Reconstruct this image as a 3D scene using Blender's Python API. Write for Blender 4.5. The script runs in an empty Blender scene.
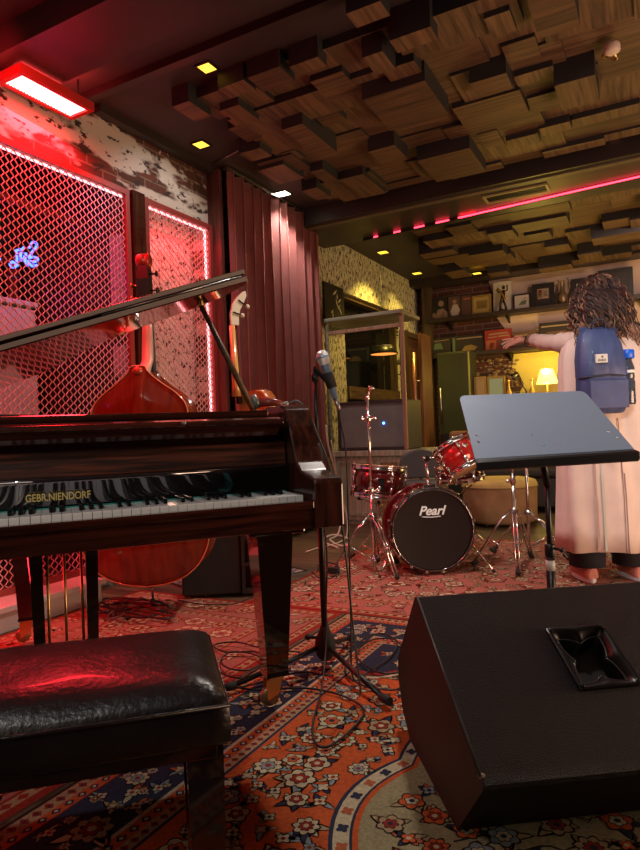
import bpy, bmesh, math, random
from math import sin, cos, pi, radians, atan2, sqrt
from mathutils import Vector, Matrix, noise
random.seed(7)
sc = bpy.context.scene
COL = sc.collection

# ------------------------------------------------------------ camera, world, exposure
FPX = 630.0
CH = 0.92
YAW, ROLL, PITCH = radians(28.4), radians(2.2), radians(0.55)
F0 = Vector((-sin(YAW), cos(YAW), 0)); R0 = Vector((cos(YAW), sin(YAW), 0)); UPZ = Vector((0, 0, 1))
FW = F0*cos(PITCH) + UPZ*sin(PITCH); UP = UPZ*cos(PITCH) - F0*sin(PITCH)
cam_d = bpy.data.cameras.new('camera'); cam = bpy.data.objects.new('camera', cam_d); COL.objects.link(cam)
cam_d.sensor_fit = 'VERTICAL'; cam_d.sensor_height = 34.0; cam_d.lens = 34.0*FPX/850.0; cam_d.clip_start = 0.02
cu = UP*cos(ROLL) + R0*(sin(ROLL)*1.0)
cr = R0*cos(ROLL) - UP*sin(ROLL)
M = Matrix(((cr.x, cu.x, -FW.x), (cr.y, cu.y, -FW.y), (cr.z, cu.z, -FW.z))).to_4x4()
M.translation = Vector((0, 0, CH)); cam.matrix_world = M
sc.camera = cam
sc.view_settings.view_transform = 'Standard'; sc.view_settings.look = 'None'
sc.view_settings.gamma = 1.0; sc.view_settings.exposure = 0.12
w = bpy.data.worlds.new('world'); sc.world = w; w.use_nodes = True
w.node_tree.nodes['Background'].inputs[0].default_value = (0.9, 0.75, 0.7, 1)
w.node_tree.nodes['Background'].inputs[1].default_value = 0.006

def lamp(name, kind, loc, energy, color, target=None, size=0.1, size_y=None, angle=60, blend=0.5):
    d = bpy.data.lights.new(name, kind); o = bpy.data.objects.new(name, d); COL.objects.link(o)
    o.location = loc; d.energy = energy; d.color = color
    if kind == 'AREA':
        d.size = size
        if size_y: d.shape = 'RECTANGLE'; d.size_y = size_y
    elif kind == 'SPOT':
        d.spot_size = radians(angle); d.spot_blend = blend; d.shadow_soft_size = size
    else: d.shadow_soft_size = size
    if target is not None:
        o.rotation_euler = (Vector(target)-Vector(loc)).to_track_quat('-Z', 'Y').to_euler()
    return o
WARM = (1, .80, .62); NEUT = (1, .93, .86); YEL = (1, .72, .12); REDC = (1, .015, .03)
# stage spots in the ceiling of the room behind the camera, then added area fills
lamp('stage_spot_light', 'SPOT', (0.2, -0.9, 2.85), 190, (1, .86, .78), (-.35, 4.0, 1.0), .06, angle=44, blend=.7)
lamp('stage_spot_light', 'SPOT', (-1.0, 3.0, 2.78), 125, (1, .88, .78), (-1.1, 2.8, 0), .08, angle=112, blend=.8)
lamp('stage_spot_light', 'SPOT', (0.6, 1.6, 2.85), 120, (.84, .90, 1), (1.05, 4.6, .9), .05, angle=70, blend=.8)
lamp('room_fill', 'AREA', (-.6, -1.9, 2.4), 15, WARM, (-1.2, 4.0, 1.6), 1.8)  # added soft fill from behind the camera, no fixture there
lamp('bounce_light', 'AREA', (1.9, 3.0, .5), 85, (1, .60, .38), (-1.0, 3.8, 3.0), 1.6)  # added upward fill for the undersides of the wood blocks
lamp('far_ceiling_fill', 'AREA', (0.9, 6.9, .9), 42, (1, .62, .18), (-1.2, 7.4, 3.0), 1.4)  # added uplight that brightens the far wood blocks, no fixture there
# red LED panel and strips
lamp('red_panel_light', 'AREA', (-2.95, 2.42, 2.74), 22, REDC, (-2.3, 2.2, 0), .5, .25)
lamp('red_wash_light', 'SPOT', (-2.35, 1.5, 2.85), 120, REDC, (-3.0, 2.5, 1.4), .1, angle=80, blend=.9)
lamp('red_wash_light', 'SPOT', (-2.3, 1.0, 2.85), 120, REDC, (-2.15, 2.15, 0), .1, angle=62, blend=.7)
lamp('red_alcove_light', 'AREA', (-3.45, 1.9, 2.52), 5, REDC, (-3.6, 2.0, 0), .9, .3)
lamp('red_niche_light', 'AREA', (-3.11, 3.56, 2.46), 5, REDC, (-3.2, 3.56, 0), .6, .06)
lamp('red_wall_light', 'SPOT', (-2.5, 1.6, 2.78), 45, REDC, (-3.05, 2.1, 2.75), .05, angle=70, blend=.9)
lamp('curtain_light', 'SPOT', (-2.70, 4.68, 2.93), 50, (1, .90, .76), (-2.88, 4.75, 0), .03, angle=120, blend=.6)
lamp('yellow_spot_light', 'SPOT', (-2.60, 6.9, 2.93), 80, YEL, (-3.0, 7.05, 0), .03, angle=110, blend=.5)
lamp('yellow_spot_light', 'SPOT', (-2.65, 7.8, 2.93), 30, YEL, (-3.0, 7.95, 0), .03, angle=110, blend=.5)
lamp('yellow_spot_light', 'SPOT', (-2.2, 8.5, 2.93), 10, YEL, (-2.1, 8.8, 1.2), .03, angle=120, blend=.5)
lamp('dim_wall_light', 'SPOT', (-2.2, 3.4, 2.9), 25, (1, .9, .85), (-3.05, 3.4, 2.2), .05, angle=90, blend=.6)
lamp('back_wall_light', 'SPOT', (.3, 6.3, 2.8), 80, (1, .72, .58), (-1.1, 8.8, 2.2), .08, angle=80, blend=.8)
lamp('back_floor_light', 'SPOT', (-1.2, 6.1, 2.8), 40, (1, .78, .45), (-1.6, 6.0, 0), .08, angle=95, blend=.8)

lamp('red_ceiling_fill', 'POINT', (-2.35, 1.9, 2.55), 4.5, REDC, size=.12)  # added point fill that reddens ceiling and wall, no fixture there
lamp('piano_spot_light', 'SPOT', (-.75, -.7, 2.85), 75, (1, .93, .88), (-1.15, 1.15, .7), .05, angle=38, blend=.8)
lamp('red_floor_light', 'AREA', (-2.78, 1.5, .50), 8, REDC, (-1.7, 2.5, -.3), .7, .2)
# ------------------------------------------------------------ pixel -> real position on a known plane
def _ray(x, y):
    dx, dy = x-320, y-425
    a = dx*cos(ROLL)-dy*sin(ROLL); b = -(dx*sin(ROLL)+dy*cos(ROLL))
    return FW*FPX + R0*a + UP*b
def _pl(x, y, ax, v):
    r = _ray(x, y); t = (v-(0, 0, CH)[ax])/r[ax]
    return Vector((0, 0, CH)) + r*t
def at_z(x, y, z=0): return _pl(x, y, 2, z)
def at_x(x, y, X): return _pl(x, y, 0, X)
def at_y(x, y, Y): return _pl(x, y, 1, Y)
def at_d(x, y, d): return Vector((0, 0, CH)) + _ray(x, y)*(d/FPX)
def L(lat, dep, z=0): return Vector((0, 0, z)) + R0*lat + F0*dep

# ------------------------------------------------------------ materials
MATS = {}
def _new(name):
    m = bpy.data.materials.new(name); m.use_nodes = True; MATS[name] = m
    nt = m.node_tree; b = nt.nodes['Principled BSDF']
    return m, nt, b
def mat(name, c, rough=.5, metal=0, emit=None, es=0, var=0, vscale=30, bump=0, bscale=200, coat=0, alpha=1, trans=0, spec=.5):
    if name in MATS: return MATS[name]
    m, nt, b = _new(name)
    b.inputs['Base Color'].default_value = (*c, 1); b.inputs['Roughness'].default_value = rough
    b.inputs['Metallic'].default_value = metal; b.inputs['Coat Weight'].default_value = coat
    b.inputs['Coat Roughness'].default_value = .06
    b.inputs['Specular IOR Level'].default_value = spec
    b.inputs['Transmission Weight'].default_value = trans
    if alpha < 1: b.inputs['Alpha'].default_value = alpha
    if emit: b.inputs['Emission Color'].default_value = (*emit, 1); b.inputs['Emission Strength'].default_value = es
    if var or bump:
        tc = nt.nodes.new('ShaderNodeTexCoord')
    if var:
        n = nt.nodes.new('ShaderNodeTexNoise'); n.inputs['Scale'].default_value = vscale; n.inputs['Detail'].default_value = 6
        r = nt.nodes.new('ShaderNodeMapRange'); r.inputs[1].default_value = .3; r.inputs[2].default_value = .7
        r.inputs[3].default_value = 1-var; r.inputs[4].default_value = 1+var
        v = nt.nodes.new('ShaderNodeVectorMath'); v.operation = 'SCALE'; v.inputs[0].default_value = c
        nt.links.new(tc.outputs['Object'], n.inputs['Vector']); nt.links.new(n.outputs[0], r.inputs[0])
        nt.links.new(r.outputs[0], v.inputs['Scale']); nt.links.new(v.outputs[0], b.inputs['Base Color'])
    if bump:
        n2 = nt.nodes.new('ShaderNodeTexNoise'); n2.inputs['Scale'].default_value = bscale; n2.inputs['Detail'].default_value = 3
        bp = nt.nodes.new('ShaderNodeBump'); bp.inputs['Strength'].default_value = bump; bp.inputs['Distance'].default_value = .004
        nt.links.new(tc.outputs['Object'], n2.inputs['Vector']); nt.links.new(n2.outputs[0], bp.inputs['Height'])
        nt.links.new(bp.outputs[0], b.inputs['Normal'])
    return m
def wood(name, c1, c2, rough=.4, axis=0, scale=1.0, coat=0, contrast=(.35, .65)):
    """grain stretched along one object axis"""
    m, nt, b = _new(name)
    tc = nt.nodes.new('ShaderNodeTexCoord'); mp = nt.nodes.new('ShaderNodeMapping')
    s = [22*scale]*3; s[axis] = 1.2*scale; mp.inputs['Scale'].default_value = s
    n = nt.nodes.new('ShaderNodeTexNoise'); n.inputs['Scale'].default_value = 2.2; n.inputs['Detail'].default_value = 8; n.inputs['Distortion'].default_value = .6
    r = nt.nodes.new('ShaderNodeValToRGB'); r.color_ramp.elements[0].position = contrast[0]; r.color_ramp.elements[1].position = contrast[1]
    r.color_ramp.elements[0].color = (*c1, 1); r.color_ramp.elements[1].color = (*c2, 1)
    bp = nt.nodes.new('ShaderNodeBump'); bp.inputs['Strength'].default_value = .12; bp.inputs['Distance'].default_value = .002
    l = nt.links.new
    l(tc.outputs['Object'], mp.inputs[0]); l(mp.outputs[0], n.inputs['Vector']); l(n.outputs[0], r.inputs[0]); l(r.outputs[0], b.inputs['Base Color'])
    if not coat: l(n.outputs[0], bp.inputs['Height']); l(bp.outputs[0], b.inputs['Normal'])
    b.inputs['Roughness'].default_value = rough; b.inputs['Coat Weight'].default_value = coat; b.inputs['Coat Roughness'].default_value = .05
    return m
def old_wall(name, swap, layers, brick=True, patch=None):
    """weathered wall: brick under plaster and speckles, in room coordinates; swap picks (u,v) of the plane"""
    m, nt, b = _new(name); N = nt.nodes.new; l = nt.links.new
    g = N('ShaderNodeNewGeometry'); sp = N('ShaderNodeSeparateXYZ'); cb = N('ShaderNodeCombineXYZ')
    l(g.outputs['Position'], sp.inputs[0]); l(sp.outputs[swap], cb.inputs[0]); l(sp.outputs['Z'], cb.inputs[1])
    br = N('ShaderNodeTexBrick'); br.inputs['Scale'].default_value = 1; br.inputs['Brick Width'].default_value = .25; br.inputs['Row Height'].default_value = .075
    br.inputs['Mortar Size'].default_value = .006; br.inputs['Color1'].default_value = (.105, .030, .018, 1); br.inputs['Color2'].default_value = (.055, .022, .015, 1)
    br.inputs['Mortar'].default_value = (.16, .11, .085, 1); l(cb.outputs[0], br.inputs['Vector'])
    cur = br.outputs['Color']
    for (col, sx, sy, thr, soft, det) in layers:
        mp = N('ShaderNodeMapping'); mp.inputs['Scale'].default_value = (sx, sy, 1); l(cb.outputs[0], mp.inputs[0])
        n = N('ShaderNodeTexNoise'); n.inputs['Scale'].default_value = 1; n.inputs['Detail'].default_value = det; n.inputs['Roughness'].default_value = .65
        l(mp.outputs[0], n.inputs['Vector'])
        r = N('ShaderNodeMapRange'); r.inputs[1].default_value = thr; r.inputs[2].default_value = thr+soft; l(n.outputs[0], r.inputs[0])
        mx = N('ShaderNodeMix'); mx.data_type = 'RGBA'; l(r.outputs[0], mx.inputs[0]); l(cur, mx.inputs[6]); mx.inputs[7].default_value = (*col, 1)
        cur = mx.outputs[2]
    l(cur, b.inputs['Base Color']); b.inputs['Roughness'].default_value = .85
    bw = N('ShaderNodeRGBToBW'); l(cur, bw.inputs[0]); bp = N('ShaderNodeBump'); bp.inputs['Strength'].default_value = .4; bp.inputs['Distance'].default_value = .01
    l(bw.outputs[0], bp.inputs['Height']); l(bp.outputs[0], b.inputs['Normal'])
    return m

mBlack = mat('black_paint', (.012, .011, .011), .45)
mBlackMetal = mat('black_metal', (.014, .014, .015), .35, .3)
mRubber = mat('black_rubber', (.012, .012, .012), .75)
mCable = mat('black_cable', (.010, .010, .011), .5)
mChrome = mat('chrome', (.78, .78, .80), .13, 1)
mSteel = mat('brushed_steel', (.45, .45, .46), .3, 1)
mBrass = mat('brass', (.75, .52, .2), .28, 1)
mGold = mat('gold_letters', (.85, .72, .30), .35, .6, emit=None)
mWhite = mat('white_paint', (.75, .75, .73), .5)
mMahog = wood('mahogany', (.012, .004, .003), (.060, .014, .008), .18, 0, 1.0, coat=.7)
mMahogV = wood('mahogany_side', (.014, .005, .004), (.065, .017, .010), .2, 2, 1.0, coat=.6)
mMahogMatte = wood('mahogany_band', (.018, .005, .003), (.11, .026, .012), .45, 0, 1.4, coat=.001, contrast=(.4, .62))
mPianoBlack = mat('piano_gloss', (.016, .008, .007), .06, 0, coat=1)
mLidGloss = wood('lid_gloss', (.03, .006, .004), (.075, .012, .008), .07, 1, .8, coat=1)
mKeyW = mat('white_key', (.80, .80, .78), .18)
mKeyB = mat('black_key', (.008, .008, .009), .15)
mLeather = mat('black_leather', (.012, .008, .008), .34, var=.25, vscale=14, bump=.35, bscale=90, coat=.15)
mCeil = mat('dark_ceiling', (.035, .024, .024), .6, var=.12, vscale=3)
mBeam = mat('beam_paint', (.026, .017, .017), .45)
mWoodTile = [wood('ceiling_wood%d' % i, c1, c2, .55, ax, .8) for i, (c1, c2, ax) in enumerate([
    ((.06, .030, .015), (.15, .082, .042), 0), ((.07, .036, .018), (.18, .10, .052), 1), ((.045, .022, .012), (.12, .062, .032), 0), ((.055, .03, .016), (.16, .09, .045), 1)])]
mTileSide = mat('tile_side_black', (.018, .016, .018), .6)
mMirror = mat('fallboard_lacquer', (.26, .25, .27), .05, .95)
mFloor = wood('floor_planks', (.05, .032, .016), (.13, .09, .045), .5, 0, .6)
mPlaster = mat('plaster', (.52, .38, .32), .9, var=.08, vscale=4)
mCurtain = mat('curtain_velvet', (.19, .050, .050), .85, var=.12, vscale=8)
mCurtain.node_tree.nodes['Principled BSDF'].inputs['Sheen Weight'].default_value = .5
mCurtain.node_tree.nodes['Principled BSDF'].inputs['Sheen Tint'].default_value = (.9, .5, .45, 1)
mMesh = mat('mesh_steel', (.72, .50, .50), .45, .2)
mRedFrame = mat('red_painted_frame', (.22, .03, .025), .5)
mDrumRed = mat('drum_lacquer', (.13, .006, .008), .12, .25, coat=1)
mDrumBlack = mat('drum_head_black', (.012, .009, .009), .3)
mHead = mat('drum_head_tan', (.55, .36, .17), .45)
mSkin = mat('skin', (.62, .33, .24), .5)
mTrouser = mat('dark_trousers', (.012, .013, .022), .85)
mGlassDark = mat('dark_glass', (.004, .004, .005), .04, spec=.6)

# ------------------------------------------------------------ mesh builder
class MB:
    def __init__(s, *mats): s.bm = bmesh.new(); s.mats = list(mats); s.mi = 0
    def use(s, m):
        if m not in s.mats: s.mats.append(m)
        s.mi = s.mats.index(m); return s
    def face(s, vs, smooth=False):
        try: f = s.bm.faces.new(vs)
        except ValueError: return None
        f.material_index = s.mi; f.smooth = smooth; return f
    def poly(s, pts):
        return s.face([s.bm.verts.new(p) for p in pts])
    def box(s, x0, x1, y0, y1, z0, z1, m=None, bev=0):
        c = [(x0, y0, z0), (x1, y0, z0), (x1, y1, z0), (x0, y1, z0), (x0, y0, z1), (x1, y0, z1), (x1, y1, z1), (x0, y1, z1)]
        if m is not None: c = [m @ Vector(p) for p in c]
        v = [s.bm.verts.new(p) for p in c]
        fs = [s.face([v[i] for i in q]) for q in ((3, 2, 1, 0), (4, 5, 6, 7), (0, 1, 5, 4), (1, 2, 6, 5), (2, 3, 7, 6), (3, 0, 4, 7))]
        if bev:
            es = list({e for f in fs for e in f.edges})
            r = bmesh.ops.bevel(s.bm, geom=es, offset=bev, segments=2, affect='EDGES', profile=.5)
            for f in r['faces']: f.material_index = s.mi
        return fs
    def prism(s, pts, axis, a, b, m=None, bev=0, seg=2):
        """closed 2-D outline extruded along axis: 'x': pts=(y,z); 'y': (x,z); 'z': (x,y)"""
        def mk(p, t):
            q = {'x': (t, p[0], p[1]), 'y': (p[0], t, p[1]), 'z': (p[0], p[1], t)}[axis]
            return (m @ Vector(q)) if m is not None else Vector(q)
        A = [s.bm.verts.new(mk(p, a)) for p in pts]; B = [s.bm.verts.new(mk(p, b)) for p in pts]
        fs = [s.face(A[::-1]), s.face(B)]
        n = len(pts)
        for i in range(n): fs.append(s.face([A[i], A[(i+1) % n], B[(i+1) % n], B[i]]))
        fs = [f for f in fs if f]
        bmesh.ops.recalc_face_normals(s.bm, faces=fs)
        if bev:
            es = list({e for f in fs for e in f.edges})
            r = bmesh.ops.bevel(s.bm, geom=es, offset=bev, segments=seg, affect='EDGES', profile=.5)
            for f in r['faces']: f.material_index = s.mi
        return fs
    def tube(s, pts, r, n=8, cap=True, rs=None, flat=None):
        pts = [Vector(p) for p in pts]; rings = []
        up = None
        for i, p in enumerate(pts):
            t = (pts[min(i+1, len(pts)-1)]-pts[max(i-1, 0)])
            if t.length < 1e-9: t = Vector((0, 0, 1))
            t.normalize()
            if up is None: up = Vector((0, 0, 1)) if abs(t.z) < .9 else Vector((1, 0, 0))
            a = t.cross(up)
            if a.length < 1e-5: a = t.cross(Vector((0, 1, 0)))
            a.normalize(); b = a.cross(t).normalized(); up = b
            rr = rs[i] if rs else r
            rings.append([s.bm.verts.new(p + a*cos(2*pi*k/n)*rr + b*sin(2*pi*k/n)*rr*(flat or 1)) for k in range(n)])
        for i in range(len(rings)-1):
            for k in range(n): s.face([rings[i][k], rings[i][(k+1) % n], rings[i+1][(k+1) % n], rings[i+1][k]], True)
        if cap: s.face(rings[0][::-1]); s.face(rings[-1])
        return s
    def cyl(s, p0, p1, r0, r1=None, n=20):
        return s.tube([p0, p1], r0, n, True, [r0, r1 if r1 is not None else r0])
    def lathe(s, prof, o=(0, 0, 0), axis=(0, 0, 1), n=32, caps=True):
        """prof = [(radius, height)] about axis through o"""
        o = Vector(o); q = Vector((0, 0, 1)).rotation_difference(Vector(axis).normalized()); rings = []
        for r, h in prof:
            rings.append([s.bm.verts.new(o + q @ Vector((r*cos(2*pi*k/n), r*sin(2*pi*k/n), h))) for k in range(n)])
        for i in range(len(rings)-1):
            for k in range(n): s.face([rings[i][k], rings[i][(k+1) % n], rings[i+1][(k+1) % n], rings[i+1][k]], True)
        if caps: s.face(rings[0][::-1]); s.face(rings[-1])
        return s
    def ell(s, c, r, m=None, n=16, h=10):
        c = Vector(c); r = Vector(r) if hasattr(r, '__len__') else Vector((r, r, r))
        mm = Matrix.Translation(c)
        if m is not None: mm = mm @ m
        mm = mm @ Matrix.Diagonal((*r, 1))
        g = bmesh.ops.create_uvsphere(s.bm, u_segments=n, v_segments=h, radius=1, matrix=mm)
        for f in {f for v in g['verts'] for f in v.link_faces}: f.material_index = s.mi; f.smooth = True
        return s
    def loft(s, rings, close=True, cap=False, smooth=True):
        R = [[s.bm.verts.new(p) for p in r] for r in rings]; n = len(R[0])
        for i in range(len(R)-1):
            for k in range(n if close else n-1): s.face([R[i][k], R[i][(k+1) % n], R[i+1][(k+1) % n], R[i+1][k]], smooth)
        if cap: s.face(R[0][::-1]); s.face(R[-1])
        return s
    def obj(s, name, parent=None, label=None, recalc=True, matrix=None):
        if recalc: bmesh.ops.recalc_face_normals(s.bm, faces=s.bm.faces)
        me = bpy.data.meshes.new(name); s.bm.to_mesh(me); s.bm.free()
        for m in s.mats: me.materials.append(m)
        o = bpy.data.objects.new(name, me); COL.objects.link(o)
        if parent is not None: o.parent = parent
        if matrix is not None: o.matrix_local = matrix
        if label: o['label'] = label
        return o
def tag(o, label, cat, group=None, kind=None):
    o['label'] = label; o['category'] = cat
    if group: o['group'] = group
    if kind: o['kind'] = kind
    return o
def thing(name, label, cat, loc=(0, 0, 0), rz=0, group=None):
    o = bpy.data.objects.new(name, None); o.empty_display_size = .1; COL.objects.link(o)
    o.location = loc; o.rotation_euler = (0, 0, rz)
    return tag(o, label, cat, group)
def struct(o, label=None):
    o['kind'] = 'structure'
    if label: o['label'] = label
    return o
def text_mesh(name, s, size, depth, m, parent, matrix, shear=0, label=None, align='CENTER', bold=0):
    c = bpy.data.curves.new(name, 'FONT'); c.body = s; c.size = size; c.extrude = depth; c.shear = shear; c.align_x = align; c.align_y = 'CENTER'; c.offset = bold
    t = bpy.data.objects.new(name+'_curve', c); COL.objects.link(t)
    dg = bpy.context.evaluated_depsgraph_get(); me = bpy.data.meshes.new_from_object(t.evaluated_get(dg))
    bpy.data.objects.remove(t); me.materials.clear(); me.materials.append(m)
    o = bpy.data.objects.new(name, me); COL.objects.link(o); o.parent = parent; o.matrix_local = matrix
    if label: o['label'] = label
    return o
def smooth_path(pts, k=8):
    """Catmull-Rom through points"""
    P = [Vector(p) for p in pts]; P = [P[0]*2-P[1]] + P + [P[-1]*2-P[-2]]; out = []
    for i in range(1, len(P)-2):
        for j in range(k):
            t = j/k; a, b, c, d = P[i-1], P[i], P[i+1], P[i+2]
            out.append(.5*((2*b)+(c-a)*t+(2*a-5*b+4*c-d)*t*t+(3*b-a-3*c+d)*t**3))
    out.append(P[-2]); return out
# ============================================================ ROOM
H = 3.0; WX = -3.05; BY = 8.8
# floor
def boxobj(name, m, *a, parent=None, bev=0, label=None):
    b = MB(m); b.box(*a, bev=bev); return b.obj(name, parent, label)
struct(boxobj('floor', mFloor, -4.6, 3.6, -2.6, 9.0, -.12, 0), 'dark wooden plank floor under the rugs')
struct(boxobj('ceiling', mCeil, -4.6, 3.6, -2.6, 9.0, H, H+.12), 'dark painted ceiling')
CREAM = (.62, .57, .50)
mBrickWall = old_wall('brick_wall', 'Y', [
    ((.50, .47, .43), 1.1, 2.2, .47, .04, 4), ((.030, .022, .020), 9, 16, .56, .03, 6), ((.44, .41, .38), 26, 12, .66, .03, 3)])
mSpeckle = old_wall('speckled_plaster', 'Y', [
    ((.52, .48, .38), 2, 1, .28, .03, 4), ((.028, .020, .014), 48, 13, .515, .04, 4), ((.028, .020, .014), 110, 60, .60, .03, 3)])
mBackWall = old_wall('back_wall_brick', 'X', [])
# left wall, with two mesh bays, the stretch behind the curtain, and the dark window beyond it
b = MB(mBrickWall)
T = .16
b.box(WX-T, WX, .2, 3.95, 2.56, H)
b.box(WX-T, WX, -2.6, .2, 0, H)
b.box(WX-T, WX, 3.06, 3.20, 0, 2.56)
b.box(WX-T, WX, .2, 3.95, 0, .12)
b.box(WX-T, WX, 3.93, 3.96, .12, 2.56)
struct(b.obj('wall_left'), 'brick wall with peeling white plaster above the mesh')
b = MB(mSpeckle)
b.box(WX-T, WX, 3.96, 6.30, 0, H); b.box(WX-T, WX, 6.30, 7.95, 2.46, H); b.box(WX-T, WX, 6.30, 7.95, 0, .55); b.box(WX-T, WX, 7.95, 8.8, 0, H)
struct(b.obj('wall_left_far'), 'speckled weathered plaster wall beside the curtain')
o = boxobj('wall_back', mBackWall, -4.6, 3.6, BY, BY+.16, 0, H); struct(o, 'brown brick back wall')
mDarkWall = mat('dark_wall', (.06, .035, .03), .8)
struct(boxobj('wall_right', mDarkWall, 3.6, 3.76, -2.6, 9.0, 0, H)); struct(boxobj('wall_front', mDarkWall, -4.6, 3.6, -2.76, -2.6, 0, H))
# plaster patch over the brick of the back wall, ragged left edge
pts = [(492, 262), (489, 268), (493, 275), (489, 282), (492, 290), (497, 297), (500, 308), (497, 318), (503, 326), (508, 333), (516, 337)]
poly = [(at_y(x, y, BY).x, at_y(x, y, BY).z) for x, y in pts]
poly = [(p[0], min(p[1], 2.98)) for p in poly]
poly = [(-1.95, 2.99)] + poly[1:] + [(-1.62, 1.99), (3.5, 1.99), (3.5, 2.99)]
b = MB(mPlaster); b.prism(poly, 'y', BY-.018, BY+.01); struct(b.obj('wall_back_plaster'), 'bare pinkish plaster patch with a ragged edge')
# beams and soffits
def trim(n, m, *a, label=None): return struct(boxobj('trim_%d' % n, m, *a), label)
trim(1, mBeam, -3.05, 3.5, 2.02, 2.36, 2.86, H, label='painted ceiling beam')
trim(2, mBeam, -3.05, 3.5, 2.66, 2.71, 2.955, H, label='thin painted ceiling batten')
trim(3, mBeam, -3.05, 3.5, 5.12, 5.88, 2.84, H, label='broad dark ceiling beam')
trim(4, mat('beam_edge_highlight', (.10, .075, .05), .5), -3.05, 3.5, 5.18, 5.24, 2.828, 2.84, label='strip under the beam painted lighter for its edge highlight')  # lighter strip paints the highlight along the beam's lower edge
trim(5, mBeam, -3.05, 3.5, 8.45, 8.8, 2.90, H, label='dark edge of the ceiling by the back wall')
trim(6, mBeam, -3.03, -2.97, 2.80, 3.95, 2.95, H, label='dark cornice over the brick')
trim(7, mMahogV, -3.08, -3.0, 3.08, 3.19, .12, 2.56, label='wooden post between the mesh bays')
# LED strip under the beam
mLedRed = mat('led_red', (1, .1, .1), .5, emit=(1, .03, .06), es=7)
led = thing('led_strip', 'red LED strip running along the far edge of the broad ceiling beam', 'led strip', (-2.56, 5.80, 2.828), -.085)
boxobj('channel', mBlack, 0, 5.4, 0, .02, -.012, .012, parent=led)
b = MB(mLedRed)
x = .12
while x < 1.0: b.box(x, x+.03+.13*x, -.006, 0, -.006, .006); x += .22
b.box(1.02, 5.4, -.006, 0, -.006, .006)
b.obj('light_line', led, label='glowing red line, broken into dashes at its left end')
tag_l = lamp('led_strip_light', 'AREA', (-.6, 5.62, 2.80), 2.5, REDC, (-.6, 5.6, 0), 3.6, .03)

# ---------- downlights: small square lamps let into the ceiling
def downlight(px, py, hue, label, z=H, s=.045, grp='square ceiling downlights', st=9, cut=(.35)):
    p = at_z(px, py, z)
    t = thing('ceiling_downlight', label, 'downlight', (p.x, p.y, z), 0, grp)
    b = MB(mBlackMetal)
    for a in ((-s-.012, s+.012, -s-.012, -s), (-s-.012, s+.012, s, s+.012), (-s-.012, -s, -s, s), (s, s+.012, -s, s)): b.box(*a, -.008, .0)
    b.obj('trim_ring', t)
    boxobj('lens', mat('lens_'+hue, (1, 1, 1), .5, emit={'yellow': (1, .62, .02), 'white': (1, .95, .72), 'amber': (1, .5, .1), 'dim': (1, .18, .03)}[hue], es={'yellow': 1.6, 'white': 9, 'amber': 1.8, 'dim': .35}[hue]), -s, s, -s, s, -.006, 0, parent=t)
    return t
downlight(207, 67, 'yellow', 'yellow square downlight nearest the red ceiling panel, beside the thin batten', s=.04)
downlight(201, 144, 'yellow', 'yellow square downlight above the peeling brick wall left of the curtain', s=.045)
downlight(283, 193, 'white', 'white square downlight shining down the velvet curtain', s=.05)
downlight(380, 198, 'yellow', 'yellow square downlight between the near wood blocks and the broad beam', s=.045)
downlight(383, 252, 'yellow', 'yellow square downlight over the speckled wall, nearest after the broad beam', s=.055)
downlight(417, 273, 'yellow', 'yellow square downlight in the ceiling corner over the speckled wall', s=.055)
downlight(477, 273, 'yellow', 'yellow square downlight by the back wall above the figurine', z=2.9, s=.05)
downlight(614, 134, 'dim', 'dim orange square downlight right of the other lights, before the broad beam', s=.035)

# ---------- red LED panel hanging under the ceiling
c4 = [at_z(x, y, 2.80) for x, y in ((12, 86), (26, 77), (82, 108), (67, 117))]
cx = sum(p.x for p in c4)/4; cy = sum(p.y for p in c4)/4
t = thing('ceiling_light', 'glowing rectangular LED panel with a red frame by the top of the mesh', 'ceiling panel', (cx, cy, 2.80))
hx, hy = .070, .21
b = MB(mat('panel_frame_red', (.35, .02, .015), .5))
f = .026
b.box(-hx-f, hx+f, -hy-f, -hy, 0, .05); b.box(-hx-f, hx+f, hy, hy+f, 0, .05); b.box(-hx-f, -hx, -hy, hy, 0, .05); b.box(hx, hx+f, -hy, hy, 0, .05)
b.obj('frame', t)
b = MB(mat('panel_glow', (1, 1, 1), .5, emit=(1, .055, .055), es=26)); b.box(-hx, hx, -hy, hy, .012, .03); 
for i in range(22):
    b.ell((-hx+.004, -hy+.012+i*(2*hy-.02)/21, .012), .008, n=8, h=6); 
b.obj('light_panel', t, 'white hot light panel')
b = MB(mBlackMetal); b.cyl((0, -hy, .04), (0, -hy, .2), .004, n=6); b.cyl((0, hy, .04), (0, hy, .2), .004, n=6); b.obj('hanger', t)

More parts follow.
